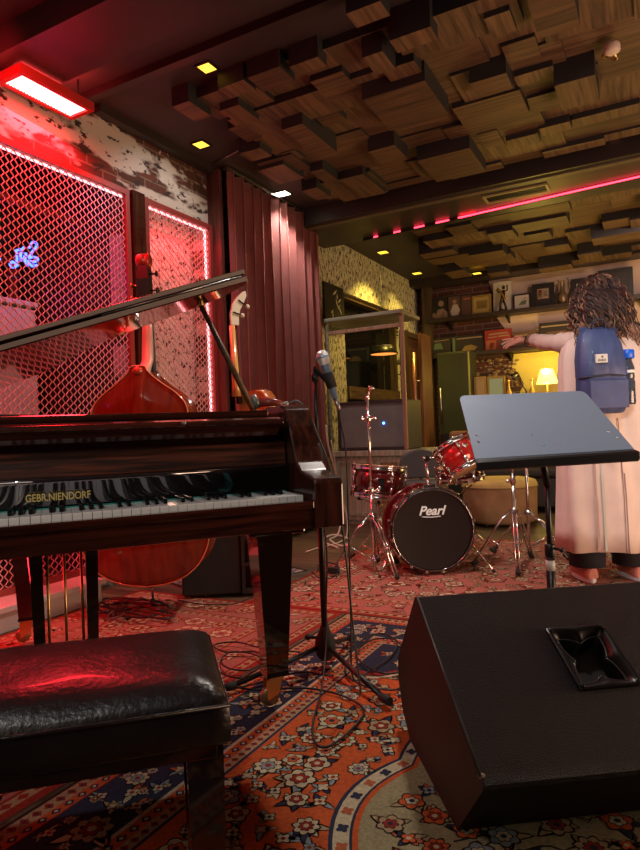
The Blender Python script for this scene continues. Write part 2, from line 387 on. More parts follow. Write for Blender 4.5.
# ---------- ceiling blocks
def block_part(par, x0, y0, x1, y1, z, top, k):
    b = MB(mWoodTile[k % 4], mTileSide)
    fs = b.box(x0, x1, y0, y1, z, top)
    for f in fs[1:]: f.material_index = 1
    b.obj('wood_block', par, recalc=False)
blk = [(172,107,211,116,2.84),(218,89,256,90,2.86),(247,78,295,81,2.86),(289,67,327,66,2.84),(310,82,361,92,2.88),(220,111,259,120,2.84),(228,129,257,139,2.88),
 (239,154,272,156,2.84),(282,130,337,152,2.78),(258,171,304,178,2.84),(310,172,338,180,2.84),(339,180,386,193,2.86),(302,191,331,197,2.84),(362,58,396,69,2.78),
 (310,114,347,120,2.9),(280,154,303,159,2.9),(368,152,408,159,2.8),(389,41,436,36,2.78),(362,100,449,115,2.75),(382,71,424,75,2.82),(469,84,513,88,2.78),
 (484,19,512,32,2.84),(524,-8,580,26,2.76),(554,86,600,101,2.74),(452,109,529,112,2.86),(514,77,554,71,2.86),(527,99,561,107,2.88),(506,141,541,142,2.86),
 (477,135,505,144,2.9),(539,129,571,126,2.88),(417,161,486,171,2.78),(572,120,640,112,2.9),(501,47,542,58,2.9),(346,14,385,8,2.8),(600,150,640,120,2.9)]
pan = thing('acoustic_ceiling_panel', 'brown stepped wood block field on the ceiling nearer than the broad beam', 'acoustic panel', (-.9, 4.0, H), 0)
occ = []
k = 0
for (x0, y0, x1, y1, z) in blk[:-1]:
    z = 3-(3-z)*.72; a = at_z(x0, y0, z); c = at_z(x1, y1, z)
    X0, X1 = sorted((a.x, c.x)); Y0, Y1 = sorted((a.y, c.y))
    if X1-X0 < .1: X1 = X0+.12
    if Y1-Y0 < .1: Y1 = Y0+.12
    Y1 = min(Y1, 5.0)
    block_part(pan, X0+.9, Y0-4.0, X1+.9, Y1-4.0, z-H, 0, k); k += 1
y = 2.98; rr = random.Random(3)
while y < 4.95:
    dy = rr.choice([.28, .36, .44]); dy = min(dy, 5.02-y); x = -2.52+rr.uniform(-.05, .22)
    while x < .7:
        dx = rr.choice([.3, .42, .55, .62]); z = rr.choice([2.965, 2.95, 2.935, 2.915])
        if dy > .1: block_part(pan, x+.9, y-4.0, x+dx+.9, y+dy-4.0, z-H, 0, rr.randrange(4))
        x += dx
    y += dy
# base plate the blocks are screwed to
pan2 = thing('acoustic_ceiling_panel', 'yellow-lit stepped wood block field on the ceiling between the broad beam and back wall', 'acoustic panel', (-.9, 7.2, H), 0)
y = 6.05
while y < 8.3:
    dy = rr.choice([.22, .3, .4]); dy = min(dy, 8.42-y); x = -2.35+rr.uniform(-.1, .25)
    while x < .9:
        dx = rr.choice([.25, .38, .5, .66]); z = rr.choice([2.97, 2.95, 2.93, 2.89, 2.86, 2.82])
        if dy > .1: block_part(pan2, x+.9, y-7.2, x+dx+.9, y+dy-7.2, z-H, 0, rr.randrange(4))
        x += dx
    y += dy
# vent beside the LED strip
p = at_z(516, 193, 2.84)
t = thing('ceiling_vent', 'small framed rectangular vent in the broad beam near the LED strip', 'vent', (p.x, p.y, 2.84))
b = MB(mat('vent_frame', (.32, .26, .12), .5)); b.box(-.26, .26, -.09, -.07, -.015, 0); b.box(-.26, .26, .07, .09, -.015, 0); b.box(-.26, -.24, -.07, .07, -.015, 0); b.box(.24, .26, -.07, .07, -.015, 0); b.obj('frame', t)
b = MB(mBlack); b.box(-.24, .24, -.07, .07, -.004, 0)
for i in range(5): b.box(-.24, .24, -.06+i*.026, -.052+i*.026, -.01, -.004)
b.obj('grille', t)
# round sensor lamp at top right
p = at_z(612, 46, 2.9)
t = thing('ceiling_spotlight', 'small round white lamp on a brass arm fixed under the wood blocks at top right', 'spotlight', (p.x, p.y, 2.9))
b = MB(mat('lamp_shell', (.60, .50, .42), .4)); b.lathe([(.0, .015), (.035, .015), (.04, 0), (.04, -.03), (.028, -.04), (0, -.042)], n=24, caps=False); b.obj('lamp_head', t)
b = MB(mBrass); b.tube(smooth_path([(0, .01, -.03), (.02, .05, -.045), (.0, .08, -.03), (-.03, .07, -.01)], 6), .007); b.lathe([(.025, 0), (.02, -.012)], (-.03, .07, 0), n=16); b.obj('bracket', t)
# thin grey conduit on the ceiling by the curtain
p0 = at_z(213, 164, 2.99); p1 = at_z(238, 151, 2.99)
b = MB(mSteel); b.cyl(p0, p1, .006, n=8); tag(b.obj('ceiling_conduit'), 'thin pale conduit on the dark ceiling where curtain meets brick', 'conduit')

# ---------- mesh bays
def mesh_screen(y0, y1, z0, z1, X, label, nm='window_mesh'):
    t = thing('mesh_screen', label, 'mesh screen', (X, y0, z0))
    Wd = y1-y0; Hh = z1-z0; fw = .035
    b = MB(mRedFrame); b.box(-.02, .02, 0, Wd, 0, fw); b.box(-.02, .02, 0, Wd, Hh-fw, Hh); b.box(-.02, .02, 0, fw, fw, Hh-fw); b.box(-.02, .02, Wd-fw, Wd, fw, Hh-fw); b.obj('frame', t)
    b = MB(mMesh); cw, ch = .056, .0235; r = .0018
    ny = int((Wd-2*fw)/cw); nz = int((Hh-2*fw)/ch)
    cw = (Wd-2*fw)/ny; ch = (Hh-2*fw)/nz
    # expanded metal: each horizontal strand zigzags; neighbouring strands touch at the peaks
    for k in range(nz+1):
        s = 1 if k % 2 else -1
        zc = fw + k*ch
        pts = []
        for j in range(ny*2+1):
            up = s if j % 2 == 0 else -s
            zz = zc + up*ch*.5
            yy = fw + j*cw/2
            pts.append((yy-.07*cw, zz)); pts.append((yy+.07*cw, zz))
        pts = [(min(max(a, fw), Wd-fw), min(max(c, fw), Hh-fw)) for a, c in pts]
        for (a, c), (d, e) in zip(pts, pts[1:]):
            dy_, dz_ = d-a, e-c; ln = sqrt(dy_*dy_+dz_*dz_)
            if ln < 1e-5: continue
            ny_, nz_ = -dz_/ln*r, dy_/ln*r
            q = [(a+ny_, c+nz_), (d+ny_, e+nz_), (d-ny_, e-nz_), (a-ny_, c-nz_)]
            A = [b.bm.verts.new((-.003, *p)) for p in q]; B = [b.bm.verts.new((.003, *p)) for p in q]
            b.face(B); b.face(A[::-1])
            b.face([A[0], A[1], B[1], B[0]]); b.face([A[2], A[3], B[3], B[2]])
    b.obj('wire_mesh', t, recalc=False)
    return t
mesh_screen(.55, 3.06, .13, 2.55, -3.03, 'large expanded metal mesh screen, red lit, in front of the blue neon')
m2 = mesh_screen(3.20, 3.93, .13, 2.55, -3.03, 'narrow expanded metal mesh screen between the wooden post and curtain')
# LED lines in the bays
mLedPink = mat('led_pink', (1, .5, .5), .5, emit=(1, .30, .32), es=4)
b = MB(mLedPink); b.box(-3.055, -3.045, .6, 3.03, 2.50, 2.512); tag(b.obj('led_strip'), 'glowing pinkish LED strip along the top edge of the large mesh', 'led strip')
b = MB(mLedPink); b.box(-3.055, -3.045, 3.24, 3.885, 2.50, 2.512); b.box(-3.055, -3.043, 3.872, 3.885, .3, 2.5); tag(b.obj('led_strip'), 'glowing pinkish LED strip down the curtain side of the narrow mesh', 'led strip')
# the alcove behind the large mesh and the weathered wall behind the narrow one
mAlc = mat('alcove_wall', (.05, .025, .025), .7, var=.3, vscale=5)
b = MB(mAlc); b.box(-4.3, -4.2, .2, 3.2, 0, H); b.box(-4.2, WX-T, .1, .2, 0, H); b.box(-4.2, WX-T, 3.10, 3.20, 0, H); struct(b.obj('wall_alcove'), 'dark alcove walls behind the mesh')
mNiche = old_wall('niche_plaster', 'Y', [((.60, .55, .52), 2, 2, .30, .05, 4), ((.05, .03, .03), 22, 20, .55, .04, 5), ((.62, .58, .55), 40, 30, .62, .04, 3)])
struct(boxobj('wall_niche', mNiche, -3.32, -3.24, 3.20, 3.96, 0, 2.6), 'peeling white plaster behind the narrow mesh')
# window frame inside the alcove
t = thing('window_1', 'dark window with red frame inside the alcove', 'window', (-4.12, 1.2, .9)); t['kind'] = 'structure'
b = MB(mRedFrame); b.box(-.04, .04, 0, 1.8, 0, .06); b.box(-.04, .04, 0, 1.8, 1.3, 1.36); b.box(-.04, .04, 0, .06, .06, 1.3); b.box(-.04, .04, 1.74, 1.8, .06, 1.3); b.box(-.03, .03, .87, .93, .06, 1.3); b.obj('window_frame', t)
boxobj('pane', mGlassDark, -.01, .01, .06, 1.74, .06, 1.3, parent=t)
# red rail crossing behind mesh
q0 = at_x(0, 196, -3.5); q1 = at_x(78, 219, -3.5)
b = MB(mRedFrame); b.box(-3.52, -3.48, .6, 3.1, q0.z-.02, q0.z+.02); tag(b.obj('alcove_rail'), 'red horizontal rail behind the large mesh above the neon sign', 'rail')
# light grey box (back-lit menu) behind the mesh
a = at_x(35, 303, -3.6); c = at_x(35, 336, -3.6)
t = thing('ventilation_box', 'pale grey panelled box behind the large mesh under the neon sign', 'box', (-3.6, a.y, a.z-.85))
boxobj('body', mat('box_grey', (.50, .60, .62), .6, var=.1, vscale=6), -.35, 0, -1.3, 0, 0, .80, parent=t, bev=.006)
boxobj('lid', mat('box_lid', (.62, .68, .66), .5), -.36, .015, -1.32, .015, .82, .85, parent=t, bev=.004)
# neon sign
def neon_pts(l): return [tuple(at_x(x, y, -3.46)) for x, y in l]
neon = thing('neon_sign', 'blue neon script sign glowing behind the large mesh', 'neon sign', (0, 0, 0))
mNeon = mat('neon_blue', (.1, .2, 1), .3, emit=(.05, .16, 1), es=3.5)
strokes = [[(15, 251), (18, 250), (23, 249)], [(16, 251), (17, 258), (16, 266), (12, 267), (10, 264), (13, 262), (18, 266)],
           [(24, 247), (21, 253), (21, 260), (24, 258), (26, 253), (25, 262), (28, 266)],
           [(29, 248), (33, 242), (37, 245), (33, 251), (28, 258), (33, 257), (38, 259), (34, 262), (28, 261), (32, 266), (37, 265)],
           [(0, 259), (-5, 262), (-8, 268)]]
org = Vector(at_x(20, 258, -3.46)); neon.location = org
for st_ in strokes:
    b = MB(mNeon); b.tube(smooth_path([Vector(p)-org for p in neon_pts(st_)], 5), .008, 6); b.obj('neon_tube', neon)
b = MB(mBlackMetal); b.tube([(0-.02, -.25, -.14), (-.02, .3, -.10)], .005, 5); b.tube([(-.02, 0, -.14), (-.02, 0, .30)], .004, 5); b.obj('support_wire', neon)
lamp('neon_light', 'POINT', org+Vector((.0, 0, .0)), 1.6, (.08, .15, 1), size=.08)
# plinth at the foot of the wall
t = thing('wall_plinth', 'low grey concrete plinth at the foot of the large mesh', 'plinth', (-2.93, 1.2, 0))
boxobj('base', mat('plinth_grey', (.42, .40, .38), .8, var=.15, vscale=5), -.10, .10, -.9, 1.35, 0, .10, parent=t, bev=.005)
boxobj('top_slab', mat('plinth_cap', (.5, .47, .45), .7, var=.1, vscale=5), -.10, .12, -.92, 1.37, .10, .13, parent=t, bev=.004)

# ---------- velvet curtain
t = thing('curtain', 'dark red velvet curtain hanging from the ceiling beside the mesh', 'curtain', (-2.88, 3.97, 0))
b = MB(mCurtain); N = 300; Wc = 1.47; rows = 24
def cpt(u, z):
    y = u*Wc; amp = .050*(.75+.35*noise.noise(Vector((u*9, 0, 1))))*(1+.25*(1-z/2.98))
    ph = u*2*pi*11 + 1.4*noise.noise(Vector((u*6, 3, z*.35)))
    return (amp*sin(ph)+.010*noise.noise(Vector((u*30, z*1.2, 0))), y + .018*sin(2*ph) + .03*noise.noise(Vector((u*3, z*.6, 7)))*(1-z/3), z)
rings = []
for k in range(rows+1):
    z = 2.96 - (2.96-.06)*k/rows
    fr = [Vector(cpt(i/N, z)) for i in range(N+1)]; bk = [p - Vector((.006, 0, 0)) for p in fr[::-1]]
    rings.append(fr+bk)
b.loft(rings, close=True, cap=True); b.obj('fabric', t)
b = MB(mSteel); b.box(-.02, .02, -.02, Wc+.25, 2.962, 2.985); b.obj('curtain_rail', t)
# narrow brown jamb where the curtain starts
trim(8, wood('jamb_wood', (.05, .016, .014), (.13, .045, .035), .5, 2), -3.05, -2.93, 3.93, 3.965, .0, 2.98, label='red-brown wooden jamb left of the curtain')
# ceiling bracket + socket at the curtain's right end
p = at_z(321, 231, 2.93)
t = thing('curtain_bracket', 'small steel bracket at the ceiling end of the curtain', 'bracket', p)
b = MB(mSteel); b.cyl((-.14, -.05, .05), (.0, 0, 0), .012, n=10); b.lathe([(.02, -.03), (.025, 0), (.012, .03)], n=14); b.box(-.01, .01, -.01, .01, 0, .075); b.obj('arm', t)

# ---------- far window in the speckled wall, poster, door
t = thing('window_2', 'dark window opening in the speckled wall with a wooden rail', 'window', (WX-.08, 6.30, .55)); t['kind'] = 'structure'
mDarkWood = wood('dark_wood', (.03, .018, .010), (.085, .05, .026), .45, 2)
mFrameWood = wood('frame_wood', (.05, .026, .014), (.13, .075, .04), .45, 1)
b = MB(mDarkWood); b.box(-.05, .05, 0, .05, 0, 1.91); b.box(-.05, .05, 1.60, 1.65, 0, 1.91); b.box(-.05, .05, .05, 1.6, 1.86, 1.91); b.box(-.05, .05, .05, 1.6, 0, .05); b.obj('window_frame', t)
b = MB(mFrameWood); b.box(-.04, .09, .05, 1.6, .72, .86); b.obj('window_rail', t, 'brown wooden rail across the dark window')
boxobj('pane', mGlassDark, -.045, -.035, .05, 1.6, .05, 1.86, parent=t)
p = at_x(375, 350, -3.0)
t = thing('pendant_lamp', 'dark pendant lamp with an orange glowing underside against the dark window', 'pendant lamp', (-2.86, 6.95, 0))
zc = 1.80
b = MB(mBlackMetal); b.lathe([(.03, .11), (.12, .09), (.165, .02), (.17, 0), (.163, 0), (.155, .02), (.11, .082), (0, .10)], (0, 0, zc), n=32, caps=False); b.obj('lamp_shade', t)
b = MB(mat('pendant_glow', (1, .5, .2), .5, emit=(1, .30, .05), es=1.3)); b.lathe([(.0, .012), (.158, .012), (.158, .006), (0, .004)], (0, 0, zc), n=32, caps=False); b.obj('diffuser', t, 'orange glowing disc')
b = MB(mCable); b.cyl((0, 0, zc+.1), (0, 0, 3.0), .004, n=6); b.obj('cord', t)
b = MB(mSteel); b.lathe([(.121, .085), (.125, .09), (.121, .095)], (0, 0, zc), n=24); b.obj('rim_ring', t)
# poster
p0 = at_x(320, 283, -3.04); p1 = at_x(338, 315, -3.04)
t = thing('framed_picture', 'dark poster with white leaf shapes between curtain and cabinet frame', 'picture', (-3.045, 5.80, 1.98))
b = MB(mBlack); b.box(0, .02, 0, .46, 0, .50); b.obj('frame', t)
b = MB(mat('poster_white', (.55, .52, .47), .6))
rp = random.Random(4)
for i in range(11):
    cy_, cz_ = .12+rp.uniform(0, .26), .06+.036*i; an = rp.uniform(.4, 2.6); ln = rp.uniform(.03, .07)
    d = Vector((0, cos(an), sin(an))); n_ = Vector((0, -sin(an), cos(an)))
    c_ = Vector((.0212, cy_, cz_)); b.poly([c_-d*ln, c_+n_*.012, c_+d*ln, c_-n_*.014])
b.obj('print', t, recalc=False)
# door at the end of the left wall
t = thing('door_1', 'brown wooden door at the end of the left wall', 'door', (-3.04, 8.02, 0)); t['kind'] = 'structure'
mDoor = wood('door_wood', (.06, .022, .009), (.20, .085, .035), .4, 2)
boxobj('door_panel', mDoor, 0, .045, .02, .60, .02, 2.15, parent=t, bev=.004)
b = MB(mDarkWood); b.box(0, .09, -.06, 0.02, 0, 2.22); b.box(0, .09, .62, .72, 0, 2.22); b.box(0, .09, 0, .62, 2.15, 2.22); b.obj('door_frame', t)
p = at_d(408.5, 348, 7.2); q = at_d(414, 452, 7.2)
# upright posts of the door screen by the corner
t = thing('wooden_door', 'narrow open brown door leaf with a long vertical copper pull handle', 'door', (-2.52, 7.05, 0))
mCopper = mat('copper', (.55, .30, .22), .3, .8)
b = MB(mCopper); b.cyl((0, 0, .55), (0, 0, 1.80), .024, n=16); b.obj('grip', t)
b = MB(mSteel)
for zz in (1.46, .75): b.cyl((0, 0, zz), (.07, .03, zz), .015, n=12); b.lathe([(.03, -.012), (.03, .012)], (.045, .02, zz), n=14)
b.obj('bracket', t, 'steel bracket')
b = MB(mDoor); b.box(.06, .10, -.02, .34, .0, 2.02, bev=.004); b.obj('door_leaf', t)
struct(boxobj('trim_9', mDarkWood, -2.93, -2.80, 8.60, 8.72, 0, 2.90), 'dark wooden post in the back corner')
# ============================================================ RUGS (pattern is geometry inside each rug's own mesh)
def rugmat(n, c): return mat('rug_'+n, c, .95, var=.22, vscale=120, bump=.5, bscale=900, spec=.1)
R_OR = rugmat('orange', (.50, .095, .028)); R_NAVY = rugmat('navy', (.030, .034, .060)); R_CREAM = rugmat('cream', (.50, .42, .27)); R_DK = rugmat('dark', (.035, .022, .018))
R_BLUE = rugmat('blue', (.22, .26, .27)); R_RED = rugmat('red', (.26, .030, .020)); R_ROSE = rugmat('rose', (.36, .13, .10)); R_TAN = rugmat('tan', (.36, .25, .14)); R_GRY = rugmat('grey', (.30, .29, .27))
R_OLV = rugmat('ground_cream', (.30, .25, .14))
R_RUST = rugmat('rust', (.40, .11, .05))
class Rug:
    def __init__(s, x0, x1, y0, y1, z0, base, mats, rz=0):
        s.b = MB(base); s.x0, s.x1, s.y0, s.y1 = x0, x1, y0, y1; s.zt = .004; s.l = 0
        s.b.box(x0, x1, y0, y1, 0, s.zt)
    def z(s, k): return s.zt + k*.00025
    def poly(s, pts, m, k):
        s.b.use(m)
        pts = [(min(max(p[0], s.x0), s.x1), min(max(p[1], s.y0), s.y1)) for p in pts]
        vs = [s.b.bm.verts.new((p[0], p[1], s.z(k))) for p in pts]
        f = s.b.face(vs)
        if f and f.normal.z == 0: f.normal_update()
        if f and f.calc_area() < 1e-9: bmesh.ops.delete(s.b.bm, geom=[f], context='FACES')
    def rect(s, x0, x1, y0, y1, m, k): s.poly([(x0, y0), (x1, y0), (x1, y1), (x0, y1)], m, k)
    def petals(s, cx, cy, r, n, m, k, a0=0, depth=.28, seg=4, ri=None):
        pts = []
        for i in range(n*seg):
            a = a0 + 2*pi*i/(n*seg); q = r*(1-depth*abs(cos(n*(a-a0)/2))**3)
            pts.append((cx+q*cos(a), cy+q*sin(a)))
        s.poly(pts, m, k)
    def flower(s, cx, cy, r, rnd, out, pet, mid, cen, k=3):
        n = rnd.choice([5, 6, 8]); a = rnd.uniform(0, 6)
        s.petals(cx, cy, r*1.12, n, out, k, a); s.petals(cx, cy, r*.96, n, pet, k+1, a)
        s.petals(cx, cy, r*.62, n, out, k+2, a+pi/n, .3); s.petals(cx, cy, r*.52, n, mid, k+3, a+pi/n, .3)
        s.petals(cx, cy, r*.22, 6, cen, k+4, a, .1, 2)
    def leaf(s, x, y, a, ln, wd, m, k, out=None):
        if out: s.leaf(x-cos(a)*ln*.1, y-sin(a)*ln*.1, a, ln*1.2, wd*1.6, out, k); k += 1
        P = []
        for t, q in ((0, 0), (.25, .8), (.5, 1), (.8, .55), (1, 0), (.8, -.45), (.5, -.8), (.25, -.6)):
            P.append((x+cos(a)*ln*t-sin(a)*wd*q*.5, y+sin(a)*ln*t+cos(a)*wd*q*.5))
        s.poly(P, m, k)
    def vine(s, pts, wd, m, k):
        pts = [Vector((p[0], p[1], 0)) for p in pts]; L_, R_ = [], []
        for i, p in enumerate(pts):
            t = (pts[min(i+1, len(pts)-1)]-pts[max(i-1, 0)]).normalized(); n = Vector((-t.y, t.x, 0))*wd/2
            L_.append(p+n); R_.append(p-n)
        for i in range(len(pts)-1): s.poly([L_[i], L_[i+1], R_[i+1], R_[i]][::-1], m, k)
    def sprig(s, x, y, r, rnd, out, ms, k=2):
        for i in range(rnd.choice([3, 4, 5])):
            a = rnd.uniform(0, 2*pi); s.leaf(x, y, a, r*rnd.uniform(.9, 1.5), r*.5, rnd.choice(ms), k, out)
    def scatter(s, inside, r0, r1, rnd, n, pals, out, leaves, k=3, keep=0.9):
        pts = []
        for _ in range(n):
            x = rnd.uniform(s.x0, s.x1); y = rnd.uniform(s.y0, s.y1); r = rnd.uniform(r0, r1)
            if not inside(x, y, r): continue
            if any((x-a)**2+(y-b)**2 < ((r+c)*keep)**2 for a, b, c in pts): continue
            pts.append((x, y, r))
        for x, y, r in pts:
            p, m, c = rnd.choice(pals)
            s.sprig(x, y, r, rnd, out, leaves, k-1)
            if r > (r0+r1)/2.4: s.flower(x, y, r*.82, rnd, out, p, m, c, k+2)
            else: s.petals(x, y, r*.7, 4, out, k+2, .5, .5); s.petals(x, y, r*.55, 4, p, k+3, .5, .5); s.petals(x, y, r*.2, 4, c, k+4, 0, .1, 2)
        return pts
    def motif_band(s, a0, a1, fix0, fix1, vertical, m1, m2, step, k):
        """row of small diamonds between two lines"""
        c = (fix0+fix1)/2; h = abs(fix1-fix0)*.42; t = a0+step/2; i = 0
        while t < a1:
            D = [(t-step*.38, c), (t, c-h), (t+step*.38, c), (t, c+h)]; E_ = [(t-step*.16, c), (t, c-h*.45), (t+step*.16, c), (t, c+h*.45)]
            if vertical: D = [(q, p) for p, q in D][::-1]; E_ = [(q, p) for p, q in E_][::-1]
            s.poly(D, m1, k); s.poly(E_, m2, k+1); t += step; i += 1
    def border(s, off, wd, m, k, sides='LRBT'):
        o, i = off, off+wd
        if 'L' in sides: s.rect(s.x0+o, s.x0+i, s.y0+o, s.y1-o, m, k)
        if 'R' in sides: s.rect(s.x1-i, s.x1-o, s.y0+o, s.y1-o, m, k)
        if 'B' in sides: s.rect(s.x0+i, s.x1-i, s.y0+o, s.y0+i, m, k)
        if 'T' in sides: s.rect(s.x0+i, s.x1-i, s.y1-i, s.y1-o, m, k)
    def bordermotif(s, off, wd, m1, m2, step, k):
        o, i = off, off+wd
        s.motif_band(s.y0+i, s.y1-i, s.x0+o, s.x0+i, True, m1, m2, step, k); s.motif_band(s.y0+i, s.y1-i, s.x1-i, s.x1-o, True, m1, m2, step, k)
        s.motif_band(s.x0+i, s.x1-i, s.y0+o, s.y0+i, False, m1, m2, step, k); s.motif_band(s.x0+i, s.x1-i, s.y1-i, s.y1-o, False, m1, m2, step, k)
    def done(s, name, label, loc, rz=0):
        o = s.b.obj(name, recalc=False); o.location = loc; o.rotation_euler = (0, 0, rz); return tag(o, label, 'rug')
rnd = random.Random(11)
# --- orange rug in the foreground
rg = Rug(-1.42, .95, .15, 2.826, 0, R_RED, None)
rg.border(.0, .012, R_DK, 1)
for off, wd, m, m1, m2, st_ in ((.012, .04, R_TAN, R_RED, R_NAVY, .035), (.052, .03, R_OR, R_NAVY, R_CREAM, .04), (.086, .012, R_NAVY, None, None, 0), (.098, .17, R_NAVY, None, None, 0), (.268, .012, R_CREAM, None, None, 0), (.28, .034, R_OR, R_NAVY, R_CREAM, .04), (.314, .03, R_TAN, R_RED, R_NAVY, .032), (.344, .01, R_NAVY, None, None, 0)):
    rg.border(off, wd, m, 1)
    if m1: rg.bordermotif(off, wd, m1, m2, st_, 2)
inn = (-1.42+.354, .95-.354, .15+.354, 2.826-.354)
rg.rect(inn[0], inn[1], inn[2], inn[3], R_OR, 1)
def in_band(x, y, r):
    d = min(x+1.42, .95-x, y-.15, 2.826-y); return .098+r*.75 < d < .268-r*.75
PAL = [(R_CREAM, R_OR, R_NAVY), (R_CREAM, R_BLUE, R_RED), (R_BLUE, R_CREAM, R_RED), (R_TAN, R_RED, R_CREAM), (R_CREAM, R_RED, R_CREAM)]
rg.scatter(in_band, .028, .066, rnd, 9000, PAL, R_DK, [R_RUST, R_CREAM, R_BLUE, R_TAN], 2, .84)
rg.scatter(in_band, .014, .022, rnd, 4000, PAL, R_DK, [R_RUST, R_CREAM, R_BLUE, R_TAN], 2, 1.6)
# scalloped medallion with a cream ground
MC = (-.03, 1.42)
def mr(a): return (.66 if abs(cos(a)) > 0 else .66)*(1+.30*abs(sin(a))**2)*(1+.07*abs(cos(5*a)))
def ring(sc_, m, k):
    rg.poly([(MC[0]+mr(a)*sc_*cos(a), MC[1]+mr(a)*sc_*sin(a)) for a in [2*pi*i/120 for i in range(120)]], m, k)
ring(1.0, R_NAVY, 2); ring(.985, R_CREAM, 3); ring(.93, R_NAVY, 4); ring(.92, R_OR, 5); ring(.90, R_OLV, 6)
# little hooks along the medallion edge
for i in range(64):
    a = 2*pi*i/64; q = mr(a)*.955; rg.petals(MC[0]+q*cos(a), MC[1]+q*sin(a), .017, 4, R_RUST if i % 2 else R_NAVY, 7, a, .4); 
def in_field(x, y, r):
    dx, dy = x-MC[0], y-MC[1]; d = sqrt(dx*dx+dy*dy); a = atan2(dy, dx)
    if d < mr(a)+r*.9: return False
    if not (inn[0]+r < x < inn[1]-r and inn[2]+r < y < inn[3]-r): return False
    # leave orange gaps between drifts of flowers
    return noise.noise(Vector((x*2.6, y*2.6, 4.2))) > -.48
rg.scatter(in_field, .026, .062, rnd, 30000, PAL, R_DK, [R_CREAM, R_BLUE, R_NAVY, R_TAN], 2, .80)
def in_med(x, y, r):
    dx, dy = x-MC[0], y-MC[1]; return sqrt(dx*dx+dy*dy) < mr(atan2(dy, dx))*.86-r
rg.scatter(in_med, .028, .056, rnd, 12000, [(R_OR, R_RED, R_CREAM), (R_BLUE, R_CREAM, R_NAVY), (R_TAN, R_RED, R_NAVY), (R_OR, R_CREAM, R_NAVY)], R_DK, [R_TAN, R_NAVY, R_RUST], 7, .84)
for i in range(26):
    a = rnd.uniform(0, 6.28); x = MC[0]+rnd.uniform(-.5, .5); y = MC[1]+rnd.uniform(-.6, .6)
    if in_med(x, y, .1): rg.vine(smooth_path([(x, y, 0), (x+.05*cos(a), y+.05*sin(a), 0), (x+.1*cos(a+.7), y+.1*sin(a+.7), 0), (x+.12*cos(a+1.5), y+.12*sin(a+1.5), 0)], 4), .006, R_DK, 7)
# scalloped corner pieces where border meets field on the near-left
for (cx_, cy_) in ((inn[0], inn[3]), (inn[0], inn[2]), (inn[1], inn[2]), (inn[1], inn[3])):
    for sc_, m_, k_ in ((1, R_CREAM, 7), (.95, R_NAVY, 8), (.93, R_RED, 9), (.86, R_NAVY, 10)):
        P_ = [(cx_+.34*sc_*(1+.09*abs(sin(a*6)))*cos(a), cy_+.34*sc_*(1+.09*abs(sin(a*6)))*sin(a)) for a in [2*pi*i/72 for i in range(72)]]
        P_ = [(min(max(p[0], inn[0]), inn[1]), min(max(p[1], inn[2]), inn[3])) for p in P_]
        Q_ = []
        for p in P_:
            if not Q_ or (abs(p[0]-Q_[-1][0])+abs(p[1]-Q_[-1][1])) > 1e-5: Q_.append(p)
        rg.poly(Q_, m_, k_)
def in_cor(x, y, r):
    if not (inn[0]+r < x < inn[1]-r and inn[2]+r < y < inn[3]-r): return False
    return any((x-a)**2+(y-c)**2 < (.30-r)**2 for a in (inn[0], inn[1]) for c in (inn[2], inn[3]))
rg.scatter(in_cor, .03, .055, rnd, 2500, PAL, R_DK, [R_RUST, R_CREAM, R_BLUE], 11, .95)
rg.done('persian_rug', 'orange persian rug with cream flowers, navy border and cream medallion in the foreground', (0, 0, 0))
# --- faded rug beneath the drum kit
def faded(x0, x1, y0, y1, base, brd, pal, out, lv, name, label, loc, rz, seed, r0=.03, r1=.07):
    rn = random.Random(seed); g = Rug(x0, x1, y0, y1, 0, base, None)
    g.border(0, .03, brd[0], 1); g.border(.03, .035, brd[1], 1); g.bordermotif(.03, .035, brd[0], brd[2], .05, 2); g.border(.065, .012, brd[3], 1)
    g.border(.077, .17, brd[4], 1); g.border(.247, .012, brd[3], 1); g.border(.259, .035, brd[1], 1); g.bordermotif(.259, .035, brd[0], brd[2], .05, 2)
    g.scatter(lambda x, y, r: .08+r*.7 < min(x-x0, x1-x, y-y0, y1-y) < .247-r*.7, r0, r1, rn, 4000, pal, out, lv, 2, .95)
    g.scatter(lambda x, y, r: min(x-x0, x1-x, y-y0, y1-y) > .30+r, r0, r1, rn, 8000, pal, out, lv, 2, .86)
    return g.done(name, label, loc, rz)
faded(0, 2.75, 0, 2.25, R_ROSE, (R_RED, R_TAN, R_DK, R_RED, R_ROSE), [(R_CREAM, R_RED, R_DK), (R_TAN, R_ROSE, R_RED), (R_CREAM, R_ROSE, R_TAN), (R_ROSE, R_CREAM, R_RED)], R_DK,
      [R_CREAM, R_TAN, R_RED], 'persian_rug', 'faded pink and cream patterned rug beneath the drum kit', (-2.02, 2.83, .0), 0, 5, .035, .08)
faded(0, 1.36, 0, 2.1, R_ROSE, (R_RED, R_TAN, R_RED, R_RED, R_ROSE), [(R_TAN, R_ROSE, R_RED), (R_CREAM, R_ROSE, R_RED), (R_TAN, R_RED, R_CREAM)], R_RED, [R_CREAM, R_TAN, R_RUST],
      'persian_rug', 'red-lit patterned rug under the piano, left of the orange rug', (-2.80, .72, .0), 0, 9, .05, .1)
faded(0, .8, 0, 1.0, R_GRY, (R_DK, R_GRY, R_DK, R_DK, R_GRY), [(R_CREAM, R_DK, R_GRY), (R_GRY, R_DK, R_CREAM)], R_DK, [R_DK, R_CREAM, R_TAN],
      'persian_rug', 'grey and black patterned rug under the double bass and floor speaker', (-2.34, 2.86, .0), radians(70), 3, .04, .08)

